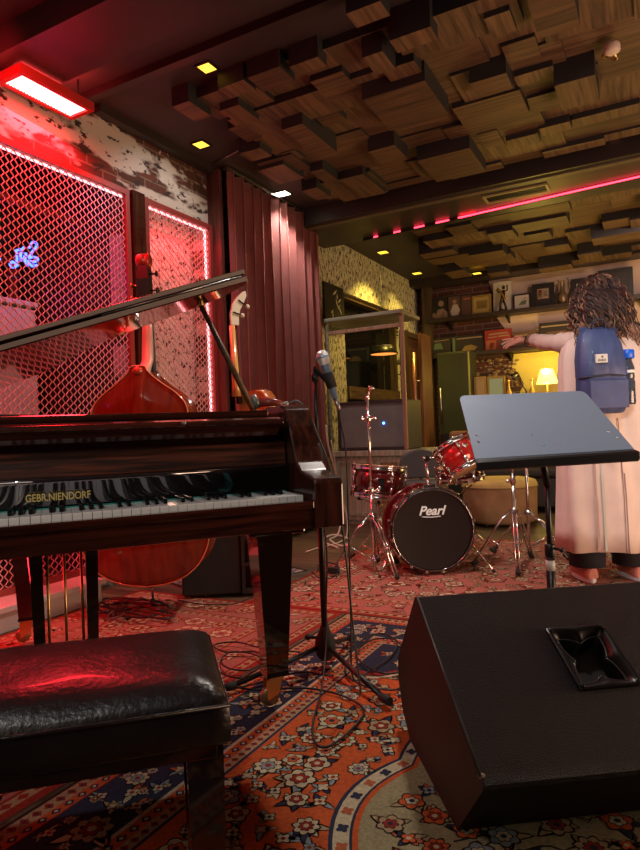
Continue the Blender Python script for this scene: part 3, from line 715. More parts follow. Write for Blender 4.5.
# ============================================================ GRAND PIANO
PR = YAW + radians(23.0)
Kp = L(-.055, 1.79, .006)
piano = thing('grand_piano', 'dark mahogany grand piano with raised lid and open keyboard', 'piano', Kp, PR)
MP = Matrix.Translation(Kp) @ Matrix.Rotation(PR, 4, 'Z')
def pw(x, y, z): return MP @ Vector((x, y, z))
# curved rim outline (x along keyboard, y away from player)
out = [(-1.33, .30), (-1.33, 1.35), (-1.31, 1.52), (-1.22, 1.66), (-1.05, 1.73), (-.85, 1.71), (-.70, 1.62), (-.60, 1.48), (-.52, 1.30), (-.42, 1.12), (-.27, .99), (-.10, .90), (.03, .80), (.09, .66), (.10, .50), (.10, .30)]
def smooth2(pts, i0, i1, k=4):
    P = smooth_path([(p[0], p[1], 0) for p in pts[i0:i1]], k); return pts[:i0]+[(p.x, p.y) for p in P]+pts[i1:]
outS = smooth2(out, 1, 15, 4)
def inset(pts, d):
    n = len(pts); r = []
    for i in range(n):
        a = Vector(pts[i-1]); b_ = Vector(pts[i]); c = Vector(pts[(i+1) % n]); t = (c-a).normalized(); nn = Vector((t.y, -t.x))
        r.append((b_.x + nn.x*d, b_.y + nn.y*d))
    return r
inn_ = inset(outS, .035)
if abs(inn_[5][0]) > abs(outS[5][0]): inn_ = inset(outS, -.035)
b = MB(mMahogV)
A = [b.bm.verts.new((x, y, .66)) for x, y in outS]; B = [b.bm.verts.new((x, y, 1.0)) for x, y in outS]; C = [b.bm.verts.new((x, y, 1.0)) for x, y in inn_]; D = [b.bm.verts.new((x, y, .70)) for x, y in inn_]
n = len(outS)
for i in range(n):
    j = (i+1) % n
    if i == n-1: continue
    b.face([A[i], A[j], B[j], B[i]], True); b.face([B[i], B[j], C[j], C[i]]); b.face([C[i], C[j], D[j], D[i]], True)
b.face(A[::-1]); b.obj('rim', piano)
b = MB(mat('soundboard_gold', (.42, .27, .08), .35, .4)); b.prism([p for p in inn_ if True], 'z', .86, .875); sb = b.obj('iron_frame', piano)
b = MB(mSteel)
for i in range(26):
    x = -1.2 + i*.045; yl = 1.55 if x < -.62 else 1.5-(x+.62)*.85
    b.cyl((x, .42, .885), (x-.02*(i > 12), yl*.93, .885), .0012, n=4)
b.obj('strings', piano)
# keybed, key slip, cheeks
b = MB(mMahog); b.box(-1.33, .10, .02, .36, .645, .70); b.box(-1.24, .015, -.045, .02, .645, .712, bev=.004); b.obj('key_bed', piano)
b = MB(mMahog); b.box(-1.235, .012, -.052, -.022, .700, .722, bev=.003); b.obj('key_slip', piano)
b = MB(mBlack); b.box(-1.225, 0, -.015, .16, .69, .712); b.obj('key_frame', piano)
prof = [(-.055, .645), (-.055, .765), (-.045, .782), (.0, .79), (.05, .80), (.085, .825), (.11, .87), (.135, .93), (.17, .985), (.21, 1.0), (.36, 1.0), (.36, .645)]
for x0, x1 in ((.014, .10), (-1.33, -1.24)):
    b = MB(mMahogV); b.prism(prof, 'x', x0, x1, bev=.005); b.obj('cheek', piano)
# keys
kw = 1.222/52
for i in range(52):
    x0 = -1.222 + i*kw
    b = MB(mKeyW); b.box(x0+.0006, x0+kw-.0006, 0, .150, .715, .735, bev=.0012); b.obj('white_key', piano)
pat = [0, 2, 3, 5, 6]   # black keys after A, C, D, F, G counted from the A at the bass end
for i in range(51):
    if (i % 7) in (0, 2, 3, 5, 6):
        xc = -1.222 + (i+1)*kw
        b = MB(mKeyB); b.prism([(.052, .735), (.056, .744), (.062, .7475), (.150, .7475), (.150, .735)], 'x', xc-.0055, xc+.0055, bev=.0015); b.obj('black_key', piano)
b = MB(mat('key_felt', (.03, .25, .22), .9)); b.box(-1.222, 0, .148, .156, .73, .738); b.obj('felt_strip', piano, 'thin green felt strip')
# glossy fallboard, wooden band above, ledge of the folded music desk
fb = [(.162-(.0052*k)**2/(2*.2)*1.0, .738+.0052*k) for k in range(14)] + [(.150, .812), (.155, .8155), (.19, .8155), (.19, .738)]
b = MB(mMirror); b.loft([[(x_, p[0], p[1]) for p in fb] for x_ in (-1.238, .012)], cap=True); fall = b.obj('fallboard', piano, 'glossy black fallboard that mirrors the keys')
b = MB(mMahogMatte); b.prism([(.165, .816), (.172, .885), (.20, .89), (.20, .816)], 'x', -1.238, .012, bev=.003); b.obj('fallboard_band', piano, 'striped mahogany band above the keys')
b = MB(mPianoBlack); b.box(-1.238, .012, .20, .23, .70, .93); b.obj('name_rail_back', piano)
b = MB(mMahog); b.prism([(.10, .942), (.105, .955), (.14, .962), (.50, .962), (.50, .925), (.20, .925), (.16, .905), (.15, .92), (.12, .935)], 'x', -1.235, -.012, bev=.004); b.obj('music_desk', piano)
b = MB(mMahog); b.box(-1.22, -.03, .19, .52, .962, .985, bev=.005); b.obj('desk_flap', piano)
b = MB(mSteel); b.lathe([(.006, 0), (.006, .004), (.003, .006)], (-.31, .103, .952), axis=(0, -1, 0), n=12); b.obj('desk_knob', piano)
mt = Matrix.Translation((-.655, .1535, .765)) @ Matrix.Rotation(radians(90), 4, 'X')
# name in gold letters: spans the photo's 23..90 px
mt = Matrix.Translation((-.640, .149, .766)) @ Matrix.Rotation(radians(90), 4, 'X') @ Matrix.Diagonal((.80, 1.05, 1, 1))
text_mesh('name_letters', 'GEBR.NIENDORF', .0265, .0012, mat('letter_gold', (.80, .66, .25), .4, .3), piano, mt, label='gold maker name letters', bold=.0004)
# legs with casters
def pleg(x, y, lab=None, wt=.06, wb=.036):
    b = MB(mPianoBlack)
    b.box(x-.095, x+.095, y-.09, y+.09, .585, .66, bev=.006)
    rg_ = []
    for z, h in ((.60, wt), (.56, wt), (.13, wb), (.115, wb+.004)):
        rg_.append([(x-h, y-h, z), (x+h, y-h, z), (x+h, y+h, z), (x-h, y+h, z)])
    b.loft(rg_, cap=True, smooth=False); lg = b.obj('leg', piano, lab)
    b = MB(mBrass); b.box(x-.022, x+.022, y-.022, y+.022, .10, .118); b.prism([(x-.035, .10), (x+.02, .10), (x+.01, .055), (x-.03, .035)], 'y', y-.018, y-.013); b.prism([(x-.035, .10), (x+.02, .10), (x+.01, .055), (x-.03, .035)], 'y', y+.013, y+.018)
    b.obj('caster_fork', lg, 'brass caster fork')
    b = MB(mat('caster_wheel_brass', (.30, .20, .10), .4, .7)); b.lathe([(.0, -.011), (.030, -.011), (.032, -.006), (.032, .006), (.030, .011), (0, .011)], (x-.02, y, .0445), axis=(0, 1, 0), n=24, caps=False); b.obj('caster_wheel', lg)
pleg(.005, .34); pleg(-1.22, .34); pleg(-.78, 1.50)
# pedal lyre
b = MB(mPianoBlack)
for s_ in (-.075, .075): b.prism([(-.63+s_-.017, .66), (-.63+s_+.017, .66), (-.63+s_*.9+.014, .16), (-.63+s_*.9-.014, .16)], 'y', .27, .31)
b.box(-.76, -.50, .24, .34, .10, .17, bev=.006); b.box(-.76, -.50, .25, .33, .64, .66); lyre = b.obj('pedal_lyre', piano)
b = MB(mBrass)
for k in (-.045, 0, .045): b.cyl((-.63+k, .29, .17), (-.63+k, .29, .65), .004, n=8)
b.obj('pedal_rod', lyre)
b = MB(mBrass)
for k in (-.055, 0, .055): b.prism([(.24, .125), (.24, .132), (.14, .095), (.13, .085), (.14, .08)], 'x', -.63+k-.012, -.63+k+.012)
b.obj('pedal', lyre)
b = MB(mPianoBlack)
for k in (-.06, .06): b.cyl((-.63+k, .34, .14), (-.63+k*2, .85, .67), .009, n=8)
b.obj('lyre_brace', lyre)
# raised lid: main board hinged at the bass side, front flap folded back on it
TH = radians(18.2)
ML = Matrix.Translation((-1.33, 0, 1.03)) @ Matrix.Rotation(-TH, 4, 'Y')
lo = [(x+1.33+(.02 if x > -1.0 else 0), y+.01) for x, y in outS if y > .60]
lid_o = [(0, .58)] + [(max(0, x), y) for x, y in lo if y > .58][0:] + [(1.44, .58)]
b = MB(mLidGloss); b.prism(lid_o, 'z', 0, .024, bev=.004); b.obj('lid', piano, 'glossy lid raised on its prop', matrix=ML)
b = MB(mMahog); b.prism([(0, .58), (1.44, .58), (1.44, .88), (0, .88)], 'z', .029, .050, bev=.004); b.obj('lid_flap', piano, 'front flap folded back over the raised lid', matrix=ML)
for yy in (.65, 1.2):
    b = MB(mSteel); b.box(-.012, .02, yy-.04, yy+.04, -.006, .0, ML); b.obj('hinge', piano)
b = MB(mSteel); b.cyl(ML @ Vector((.9, .575, .026)), ML @ Vector((1.42, .575, .026)), .003, n=6); b.obj('hinge_rod', piano)
# grey edge trim seen along the front of the lid
b = MB(mat('lid_edge', (.42, .38, .35), .3, .1, coat=.6)); b.box(0, 1.438, .574, .580, .004, .020, ML); b.box(0, 1.438, .574, .580, .033, .047, ML); b.obj('lid_edge_strip', piano, 'pale front edges of the lid')
# prop
pb = Vector((.058, .62, .99)); ptop = ML @ Vector((1.27, .70, -.004))
b = MB(mFrameWood); d_ = (ptop-pb)
b.tube([pb, pb+d_*.5, ptop], .011, 4, True, [.013, .012, .010]); b.obj('lid_prop', piano, 'brown wooden prop stick')
b = MB(mBrass); b.lathe([(.016, 0), (.016, .012), (.006, .03)], ML @ Vector((1.27, .70, -.022)), n=14); b.obj('prop_socket', piano)

# ============================================================ PIANO BENCH
BR = YAW + radians(15.0)
Bp = L(-.262, 1.350, .026)
bench = thing('piano_bench', 'black leather piano bench in the near left corner, with red light on its seat', 'bench', Bp, BR)
b = MB(mLeather)
# cushion: rounded pillow grid
nx, ny = 36, 20; wx, wy = .78, .345
top = []; 
def cush(u, v, side):
    x = -wx+u*wx; y = -wy+v*wy
    ex = min(u, 1-u)*wx; ey = min(v, 1-v)*wy; e = min(ex, ey)
    h = .030*(1-math.exp(-e/.03)) + .012*sin(pi*u)*sin(pi*v) + .003*noise.noise(Vector((x*14, y*14, 0)))
    return (x, y, .475+h if side else .395)
V = [[b.bm.verts.new(cush(i/nx, j/ny, 1)) for j in range(ny+1)] for i in range(nx+1)]
for i in range(nx):
    for j in range(ny): b.face([V[i][j], V[i+1][j], V[i+1][j+1], V[i][j+1]], True)
edge = [(i, 0) for i in range(nx)] + [(nx, j) for j in range(ny)] + [(i, ny) for i in range(nx, 0, -1)] + [(0, j) for j in range(ny, 0, -1)]
prev = [V[i][j] for i, j in edge]
ctr = Vector((-wx/2, -wy/2, 0))
for z, o_ in ((.468, .006), (.455, .009), (.430, .010), (.405, .009), (.398, .002)):
    cur = []
    for (i, j) in edge:
        p = V[i][j].co; q = Vector((p.x, p.y, z)); dx = -o_ if i == 0 else (o_ if i == nx else 0); dy = -o_ if j == 0 else (o_ if j == ny else 0)
        q.x += dx + .0015*noise.noise(p*40+Vector((0, 0, z*60))); q.y += dy; cur.append(b.bm.verts.new(q))
    for k in range(len(edge)): b.face([prev[k], prev[(k+1) % len(edge)], cur[(k+1) % len(edge)], cur[k]], True)
    prev = cur
b.face(prev); b.obj('seat_cushion', bench)
b = MB(mLeather)
b.tube([(-wx-.009, -wy-.009, .462), (.009, -wy-.009, .462), (.009, .009, .462), (-wx-.009, .009, .462), (-wx-.009, -wy-.009, .462)], .0035, 6); b.obj('piping', bench)
b = MB(mPianoBlack); b.box(-wx+.01, -.01, -wy+.01, -.01, .372, .398, bev=.003); b.obj('apron', bench)
for x in (-.030, -wx+.030):
    for y in (-.045, -wy+.042):
        b = MB(mPianoBlack); b.loft([[(x-h, y-h, z), (x+h, y-h, z), (x+h, y+h, z), (x-h, y+h, z)] for z, h in ((.40, .029), (.34, .029), (-.018, .022))], cap=True, smooth=False)
        b.obj('leg', bench)
# ============================================================ NEAR OBJECTS
def path_obj(name, pts, r, m, label, cat='cable', k=8, n=7):
    P = smooth_path(pts, k); o = MB(m)
    org_ = Vector((P[0].x, P[0].y, 0)); o.tube([p-org_ for p in P], r, n)
    ob = o.obj(name); ob.location = org_; return tag(ob, label, cat)
def mt_axes(o, x, y, z):
    """matrix with given origin and local axes"""
    x, y, z = Vector(x).normalized(), Vector(y).normalized(), Vector(z).normalized()
    m = Matrix(((x.x, y.x, z.x), (x.y, y.y, z.y), (x.z, y.z, z.z))).to_4x4(); m.translation = Vector(o); return m

# ---------- black wedge monitor, lower right (local x along its length, y away from the camera)
ang = math.atan2(.11, .994)
wdg = thing('stage_monitor', 'large black textured wedge stage monitor with a square handle, lower right corner', 'speaker', L(.274, 1.43, .008), YAW+ang)
mTex = mat('speaker_texture', (.008, .008, .010), .36, var=.9, vscale=330, bump=1.0, bscale=380, spec=.22)  # strong colour grain stands in for sparkling highlights on the coating
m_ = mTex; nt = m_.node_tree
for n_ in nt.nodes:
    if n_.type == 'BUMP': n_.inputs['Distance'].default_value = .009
mGrille = mat('speaker_side', (.022, .012, .009), .6, var=.12, vscale=6)
sec = [(0, 0), (.42, 0), (.50, .05), (.545, .13), (.54, .20), (.30, .448), (.27, .455), (-.172, .213), (-.182, .200), (-.178, .188)]
Ln = .74
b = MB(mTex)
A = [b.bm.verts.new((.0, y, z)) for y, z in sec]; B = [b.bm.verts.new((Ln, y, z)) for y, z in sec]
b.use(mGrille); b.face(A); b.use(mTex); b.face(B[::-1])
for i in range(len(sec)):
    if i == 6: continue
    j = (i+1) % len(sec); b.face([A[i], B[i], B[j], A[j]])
# slanted face with the handle opening
p6, p7 = Vector((0, *sec[6])), Vector((0, *sec[7]))
ex = Vector((1, 0, 0)); ey = (p6-p7).normalized(); ez = ex.cross(ey).normalized(); LF = (p6-p7).length
hc = Vector((.372, 0, 0)) + p7 + ey*(LF*.53)
def pin(th, r, k=.26):
    c, s = cos(th), sin(th); q = 1/max(abs(c), abs(s)); q = q*(1-k*(1-abs(sin(2*th))**.8)); return (c*q*r, s*q*r)
hole = [pin(2*pi*i/48, .072, .10) for i in range(48)]
hv = [b.bm.verts.new(hc+ex*x*.9+ey*y*1.12) for x, y in hole]
he = [b.bm.edges.new((hv[i], hv[(i+1) % 48])) for i in range(48)]
oe = [b.bm.edges.get((A[6], A[7])), b.bm.edges.get((B[6], B[7])), b.bm.edges.get((A[6], B[6])), b.bm.edges.get((A[7], B[7]))]
oe = [e if e else None for e in oe]
oe[0] = oe[0] or b.bm.edges.new((A[6], A[7])); oe[1] = oe[1] or b.bm.edges.new((B[6], B[7]))
r_ = bmesh.ops.triangle_fill(b.bm, use_beauty=True, edges=oe+he)
for g in r_['geom']:
    if isinstance(g, bmesh.types.BMFace): g.material_index = 0
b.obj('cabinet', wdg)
MH = mt_axes(hc, ex, ey, ez)
b = MB(mBlackMetal)
fr = [pin(2*pi*i/48, .082, .0) for i in range(48)]
def rr_(pts, sx, sy, z): return [(x*sx, y*sy, z) for x, y in pts]
b.loft([rr_(fr, .95, 1.15, .0), rr_(fr, .95, 1.15, .004), rr_(fr, .93, 1.13, .006), rr_(hole, .98, 1.20, .006), rr_(hole, .88, 1.10, .001), rr_([pin(2*pi*i/48, .056, .30) for i in range(48)], .98, 1.2, -.012), rr_([pin(2*pi*i/48, .052, .30) for i in range(48)], .98, 1.2, -.045)])
b.obj('handle_plate', wdg, 'moulded handle plate', matrix=MH)
b = MB(mat('handle_edge', (.11, .10, .095), .25, .4)); b.tube([Vector((x*.98, y*1.2, -.011)) for x, y in [pin(2*pi*i/48, .0565, .30) for i in range(49)]], .0022, 6); b.obj('handle_rim', wdg, 'shiny rim of the handle hole', matrix=MH)
b = MB(mBlack); b.box(-.06, .06, -.07, .07, -.10, -.045); b.obj('handle_cup', wdg, matrix=MH)
for sx in (-1, 1):
    for sy in (-1, 1):
        b = MB(mBlackMetal); b.lathe([(.006, 0), (.006, .002), (.003, .0035), (0, .0035)], (sx*.068, sy*.084, .006), n=12, caps=False); b.obj('screw', wdg, matrix=MH)
b = MB(mat('corner_scuff', (.30, .20, .12), .8)); b.ell((.004, sec[7][0]+.006, sec[7][1]-.002), (.009, .008, .006), n=10, h=6); b.obj('corner_scuff', wdg, 'chipped tan corner')
b = MB(mBlack); b.tube([(0-.001, sec[6][0], sec[6][1]), (-.001, sec[7][0], sec[7][1])], .0035, 6); b.obj('edge_trim', wdg)

# ---------- microphone stand
ms = thing('microphone_stand', 'black tripod microphone stand to the right of the piano', 'microphone stand', L(-.0125, 2.44, .008))
lp = lambda p: Vector(p) - ms.location
topz = 1.125
b = MB(mBlackMetal); b.cyl((0, 0, .06), (0, 0, .80), .0125, n=16); b.obj('lower_tube', ms)
b = MB(mBlackMetal); b.cyl((0, 0, .80), (0, 0, topz), .008, n=14); b.obj('upper_tube', ms)
b = MB(mRubber); b.lathe([(.0125, 0), (.018, .01), (.02, .04), (.02, .10), (.015, .13), (.010, .135)], (0, 0, .73), n=20); b.obj('clutch_grip', ms)
b = MB(mRubber); b.lathe([(.02, .0), (.036, .02), (.042, .05), (.036, .085), (.022, .11), (.016, .13)], (0, 0, .03), n=24); b.obj('base_hub', ms)
b = MB(mRubber); b.cyl((-.02, -.01, .115), (-.05, -.03, .12), .006, n=8); b.ell((-.055, -.034, .121), (.014, .014, .012), n=10, h=8); b.obj('tripod_knob', ms)
for (x_, y_) in ((390, 708), (223, 694), (352, 640)):
    g = lp(at_z(x_, y_, .012)); g2 = Vector((g.x*.95, g.y*.95, .022))
    b = MB(mBlackMetal); b.tube([(g.x*.06, g.y*.06, .085), (g2.x*.5, g2.y*.5, .052), g2], .0095, 10); lg = b.obj('leg', ms)
    b = MB(mRubber); b.tube([g2*.93+Vector((0, 0, .003)), (g.x, g.y, .024)], .014, 10); b.obj('rubber_foot', lg)
# mic
hp = at_d(322.5, 357, 2.44); tp = at_d(338.5, 408, 2.44); ax = (tp-hp).normalized()
mic = thing('microphone', 'handheld vocal microphone with silver grille in the clip of the tripod stand', 'microphone', hp)
def along(t): return ax*t
b = MB(mat('mic_grille', (.72, .76, .80), .4, .6, bump=1.0, bscale=1500))
b.lathe([(0, -.027), (.014, -.024), (.022, -.014), (.0255, 0), (.025, .012), (.021, .026), (.0185, .032)], (0, 0, 0), ax, 28, caps=False); b.obj('grille', mic)
b = MB(mat('mic_band', (.30, .45, .60), .3, .7)); b.lathe([(.026, -.004), (.0275, -.002), (.0275, .004), (.026, .006)], (0, 0, 0), ax, 28); b.obj('grille_band', mic)
b = MB(mat('mic_body', (.16, .22, .29), .35, .4)); b.lathe([(.0185, .031), (.019, .036), (.0175, .06), (.0145, .12), (.0115, .165), (.0115, .17)], (0, 0, 0), ax, 24); b.obj('body', mic)
b = MB(mSteel); b.lathe([(.0095, .170), (.0095, .198), (.008, .203), (.008, .215)], (0, 0, 0), ax, 18); b.obj('connector', mic, 'silver cable connector')
clip = hp + ax*.095
b = MB(mRubber)
cl = lp(clip); b.lathe([(.021, -.03), (.0225, -.028), (.0195, .03), (.018, .03)], cl, ax, 20, caps=False)
b.tube([cl+Vector((-.012, 0, -.004)), (0-.004, 0, topz+.035), (0, 0, topz-.01)], .009, 10); b.obj('mic_clip', ms)
b = MB(mBlackMetal); b.lathe([(.014, 0), (.014, .03)], (0, 0, topz-.02), n=14); b.obj('clip_nut', ms)
# its cable
e = hp + ax*.216
path_obj('microphone_cable', [e, e+Vector((.003, 0, -.04)), at_d(346, 455, 2.44), at_d(349, 540, 2.42), at_d(351, 620, 2.40), Vector((*at_z(353, 678, .016).xy, .018)), at_z(368, 672, .016), at_z(392, 655, .016), at_z(396, 640, .016), at_z(372, 640, .016), at_z(356, 655, .018), at_z(378, 672, .02), at_z(402, 670, .016), at_z(405, 650, .022), at_z(385, 634, .016), at_z(362, 640, .024), at_z(345, 668, .018), at_z(360, 684, .017), at_z(392, 690, .017), at_z(405, 684, .016)], .0034, mCable, 'black cable hanging from the vocal microphone and coiled on the rug at right')
path_obj('microphone_cable', [at_d(321.5, 480, 2.40), at_d(324, 520, 2.40), at_d(327, 560, 2.40), at_d(326, 610, 2.39), at_d(326, 645, 2.36), Vector((*at_z(322, 690, .02).xy, .03)), at_z(313, 722, .014), at_z(315, 742, .014), at_z(326, 747, .014), at_z(342, 738, .014), at_z(358, 722, .014), at_z(364, 710, .014), at_z(352, 700, .014), at_z(330, 692, .014), at_z(300, 688, .014), at_z(262, 690, .014), at_z(232, 687, .014)], .0036, mCable, 'black cable taped down the microphone stand and looping on the orange rug')
path_obj('floor_cable', [at_z(x, y, .016+.004*(i % 3)) for i, (x, y) in enumerate([(300, 652), (262, 648), (236, 642), (214, 645), (226, 652), (256, 652), (263, 662), (248, 670), (228, 668), (221, 660), (232, 652), (256, 655), (266, 668), (254, 678), (228, 676), (213, 668), (206, 680), (222, 690), (262, 682), (300, 672), (330, 676)])], .0034, mCable, 'black cable coiled on the red-lit rug left of the piano leg')
path_obj('floor_cable', [at_z(x, y, .03) for x, y in [(178, 600), (200, 604), (232, 604), (255, 596), (268, 590)]], .003, mCable, 'thin black cable lying in front of the floor speaker under the piano')
path_obj('floor_cable', [at_z(x, y, .03) for x, y in [(330, 574), (318, 570), (322, 562), (338, 566), (334, 577), (320, 578), (312, 572)]], .004, mCable, 'short black cable loop on the rug between microphone stand and hi-hat stand')
p_ = at_z(334, 572, .03); t = thing('cable_connector', 'small black plug box on the rug behind the microphone stand', 'plug', (p_.x, p_.y, .021)); boxobj('body', mRubber, -.035, .035, -.02, .02, 0, .04, parent=t, bev=.005)
b = MB(mSteel); b.cyl((.035, 0, .02), (.05, 0, .02), .008, n=10); b.obj('socket', t)

# ---------- music stand
dsk = thing('music_stand', 'black metal music stand with an empty tilted desk, in front of the person', 'music stand', L(.755, 2.12, .008))
lq = lambda p: Vector(p) - dsk.location
BL, BRt, TL, TR = lq(at_d(475, 459, 2.03)), lq(at_d(634, 449, 2.03)), lq(at_d(459, 396, 2.28)), lq(at_d(584, 391, 2.28))
nrm = (BRt-BL).cross(TL-BL).normalized()
if nrm.z < 0: nrm = -nrm
def dp(u, v, h=0): return (BL*(1-u)+BRt*u)*(1-v) + (TL*(1-u)+TR*u)*v + nrm*h
mDesk = mat('desk_sheen', (.235, .31, .43), .5, .15, spec=.5)  # base colour carries the blue-white light reflected by a black desk
outl = [(0, 0), (1, 0), (1, .93)] + [(1-.04*(1-cos(a)), .93+.07*sin(a)) for a in (radians(30), radians(60), radians(90))] + [(.04*(1-cos(a)), .93+.07*sin(a)) for a in (radians(90), radians(60), radians(30))] + [(0, .93)]
outl[-1] = (0, .93)
b = MB(mDesk); F_ = [b.bm.verts.new(dp(u, v, .001)) for u, v in outl]; K_ = [b.bm.verts.new(dp(u, v, -.002)) for u, v in outl]
b.face(F_); b.face(K_[::-1])
for i in range(len(outl)): b.face([F_[i], F_[(i+1) % len(outl)], K_[(i+1) % len(outl)], K_[i]])
b.obj('desk_plate', dsk, 'black metal desk plate, its blue-grey light sheen put into the colour')
dn = Vector((0, 0, -1)); toward = (BL-TL); toward.z = 0; toward.normalize()
lipo = []
for t_ in [i/8 for i in range(9)]: lipo.append(t_)
b = MB(mBlackMetal)
h0 = nrm*.035
LA, LB = dp(-.005, 0), dp(1.01, 0)
q1 = [LA, LB, LB+dn*.012+toward*.035, LB+dn*.030+toward*.030, LA+dn*.030+toward*.030, LA+dn*.012+toward*.035]
sec_ = [Vector((0, 0, 0)), dn*.004+toward*.03, dn*.010+toward*.040, dn*.034+toward*.038, dn*.038+toward*.030, dn*.014+toward*.024, dn*.008+toward*.0]
b.loft([[LA+(LB-LA)*u*.0+s_+((LB-LA)*u) for s_ in sec_] for u in (0, .985)] + [[LA+(LB-LA)*1.0+s_*.8+Vector((0, 0, -.004)) for s_ in sec_]], cap=True, smooth=False)
b.obj('desk_shelf', dsk, 'black shelf lip')
for u, v in ((.42, .30), (.46, .14), (.56, .33), (.575, .17), (.93, .28), (.955, .18), (.05, .35), (.05, .24)):
    b = MB(mSteel); b.lathe([(.004, 0), (.0035, .002), (0, .003)], dp(u, v, .001), nrm, 10, caps=False); b.obj('rivet', dsk)
b = MB(mBlackMetal); mid = dp(.48, .35, -.01)
b.box(-.05, .05, -.03, .03, -.03, 0, mt_axes(mid, (BRt-BL), nrm.cross(BRt-BL), nrm)); b.cyl(mid+Vector((0, 0, -.01)), (0, 0, .70), .012, n=12); b.obj('tilt_bracket', dsk)
b = MB(mBlackMetal); b.cyl((0, 0, .42), (0, 0, .73), .0095, n=16); b.obj('upper_tube', dsk)
b = MB(mBlackMetal); b.cyl((0, 0, .06), (0, 0, .50), .0145, n=16); b.lathe([(.0145, 0), (.017, .005), (.017, .04), (.0145, .045)], (0, 0, .46), n=16); b.obj('lower_tube', dsk)
b = MB(mat('sticker_silver', (.55, .55, .5), .4)); pz = .53
b.lathe([(.0150, 0), (.0152, 0), (.0152, .035), (.0150, .035)], (0, 0, .415), n=16); b.obj('sticker', dsk, 'small silver sticker on the pole')
b = MB(mBlackMetal); b.cyl((.01, 0, .49), (.035, -.02, .49), .005, n=8); b.ell((.04, -.022, .49), .009, n=8, h=6); b.obj('height_knob', dsk)
b = MB(mBlackMetal); b.lathe([(.03, .03), (.035, .05), (.02, .09), (.0145, .10)], (0, 0, 0), n=18); b.obj('base_hub', dsk)
for a in (radians(118), radians(238), radians(358)):
    b = MB(mBlackMetal); b.tube([(0, 0, .065), (.12*cos(a), .12*sin(a), .055), (.21*cos(a), .21*sin(a), .022)], .008, 8); lg = b.obj('leg', dsk)
    b = MB(mRubber); b.ell((.21*cos(a), .21*sin(a), .022), (.014, .014, .012), n=10, h=6); b.obj('rubber_foot', lg)

# ---------- double bass seen from behind
bs = thing('double_bass', 'red-lit double bass standing behind the piano, seen from the back', 'double bass', L(-.93, 3.38, .02), YAW+radians(-4))
mBassW = wood('bass_varnish', (.07, .014, .007), (.19, .045, .014), .14, 2, .4, coat=1, contrast=(.25, .75))
hw = [(.14, .0), (.145, .06), (.155, .12), (.18, .19), (.22, .25), (.28, .30), (.37, .335), (.46, .33), (.55, .295), (.63, .25), (.70, .225), (.78, .215), (.86, .225), (.94, .245), (1.01, .252), (1.07, .235), (1.12, .19), (1.16, .135), (1.20, .085), (1.235, .05), (1.26, .032)]
ol = [(x, z) for z, x in hw] + [(-x, z) for z, x in hw[::-1][:-1]]
P_ = smooth_path([(x, z, 0) for x, z in ol]+[(ol[0][0], ol[0][1], 0)], 3)[:-1]; ol = [(p.x, p.y) for p in P_]
def bring(s, y): return [(x*s, y, .68+(z-.68)*(1-(1-s)*.9)) for x, z in ol]
b = MB(mBassW)
b.loft([bring(.02, -.155), bring(.3, -.153), bring(.6, -.146), bring(.85, -.125), bring(.97, -.108), bring(1.02, -.104), bring(1.02, -.098), bring(.985, -.096), bring(.985, .086), bring(1.02, .088), bring(1.02, .096), bring(.95, .104), bring(.7, .128), bring(.35, .142), bring(.02, .145)], cap=True)
b.obj('body', bs)
mBind = mat('bass_edge', (.50, .30, .14), .3, coat=.6)
b = MB(mBind); b.tube([Vector(p) for p in bring(1.025, -.106)+[bring(1.025, -.106)[0]]], .004, 6); b.obj('edge_binding', bs)
mNeck = mat('neck_wood', (.52, .36, .26), .35, coat=.4)
b = MB(mNeck)
nk = []
for z, wx_, y0, dpt in ((1.22, .036, -.09, .14), (1.27, .034, -.035, .09), (1.32, .033, .03, .05), (1.45, .030, .045, .045), (1.62, .026, .055, .04)):
    nk.append([(wx_*cos(a)*1.0, y0+dpt*.5-dpt*.5*sin(a) if sin(a) > 0 else y0+dpt*.5, z) for a in [2*pi*i/20 for i in range(20)]])
b.loft(nk, cap=True); b.obj('neck', bs, 'pale neck')
b = MB(mat('bass_heel', (.40, .05, .02), .2, coat=1)); b.ell((0, -.085, 1.25), (.034, .045, .028), n=16, h=10); b.obj('heel', bs)
b = MB(mBlack); b.loft([[(x*w_, .085+(.012 if x else .02), z) for x in (-1, 0, 1)]+[(1*w_, .08, z), (-1*w_, .08, z)] for z, w_ in ((.78, .042), (1.62, .022))], cap=True); b.obj('fingerboard', bs)
b = MB(mBlackMetal)
pb_ = [[(x, y, z) for x, y in ((-w_, y0), (w_, y0), (w_, y0+.07), (-w_, y0+.07))] for z, w_, y0 in ((1.62, .030, .03), (1.66, .034, .015), (1.76, .033, .01), (1.84, .026, .02))]
b.loft(pb_, cap=True, smooth=False); b.obj('pegbox', bs, 'black back of the pegbox')
b = MB(mat('scroll_red', (.45, .03, .02), .25, coat=1)); b.lathe([(.034, -.036), (.040, -.02), (.034, 0), (.040, .02), (.034, .036)], (0, .05, 1.865), (1, 0, 0), 24); b.ell((0, .03, 1.868), (.022, .035, .03), n=12, h=8); b.obj('scroll', bs)
for z, s_ in ((1.79, 1), (1.73, -1), (1.70, 1), (1.66, -1)):
    b = MB(mBrass if s_ < 0 else mBlackMetal); b.cyl((s_*.03, .045, z), (s_*.062, .045, z), .005, n=8); b.lathe([(.012, -.006), (.016, -.004), (.016, .004), (.012, .006)], (s_*.070, .045, z), (1, 0, 0), 14); b.obj('tuning_peg', bs)
b = MB(mSteel); b.cyl((0, 0, .15), (0, 0, .03), .006, n=10); b.lathe([(.018, .10), (.020, .12), (.024, .145)], n=14); b.obj('endpin', bs)
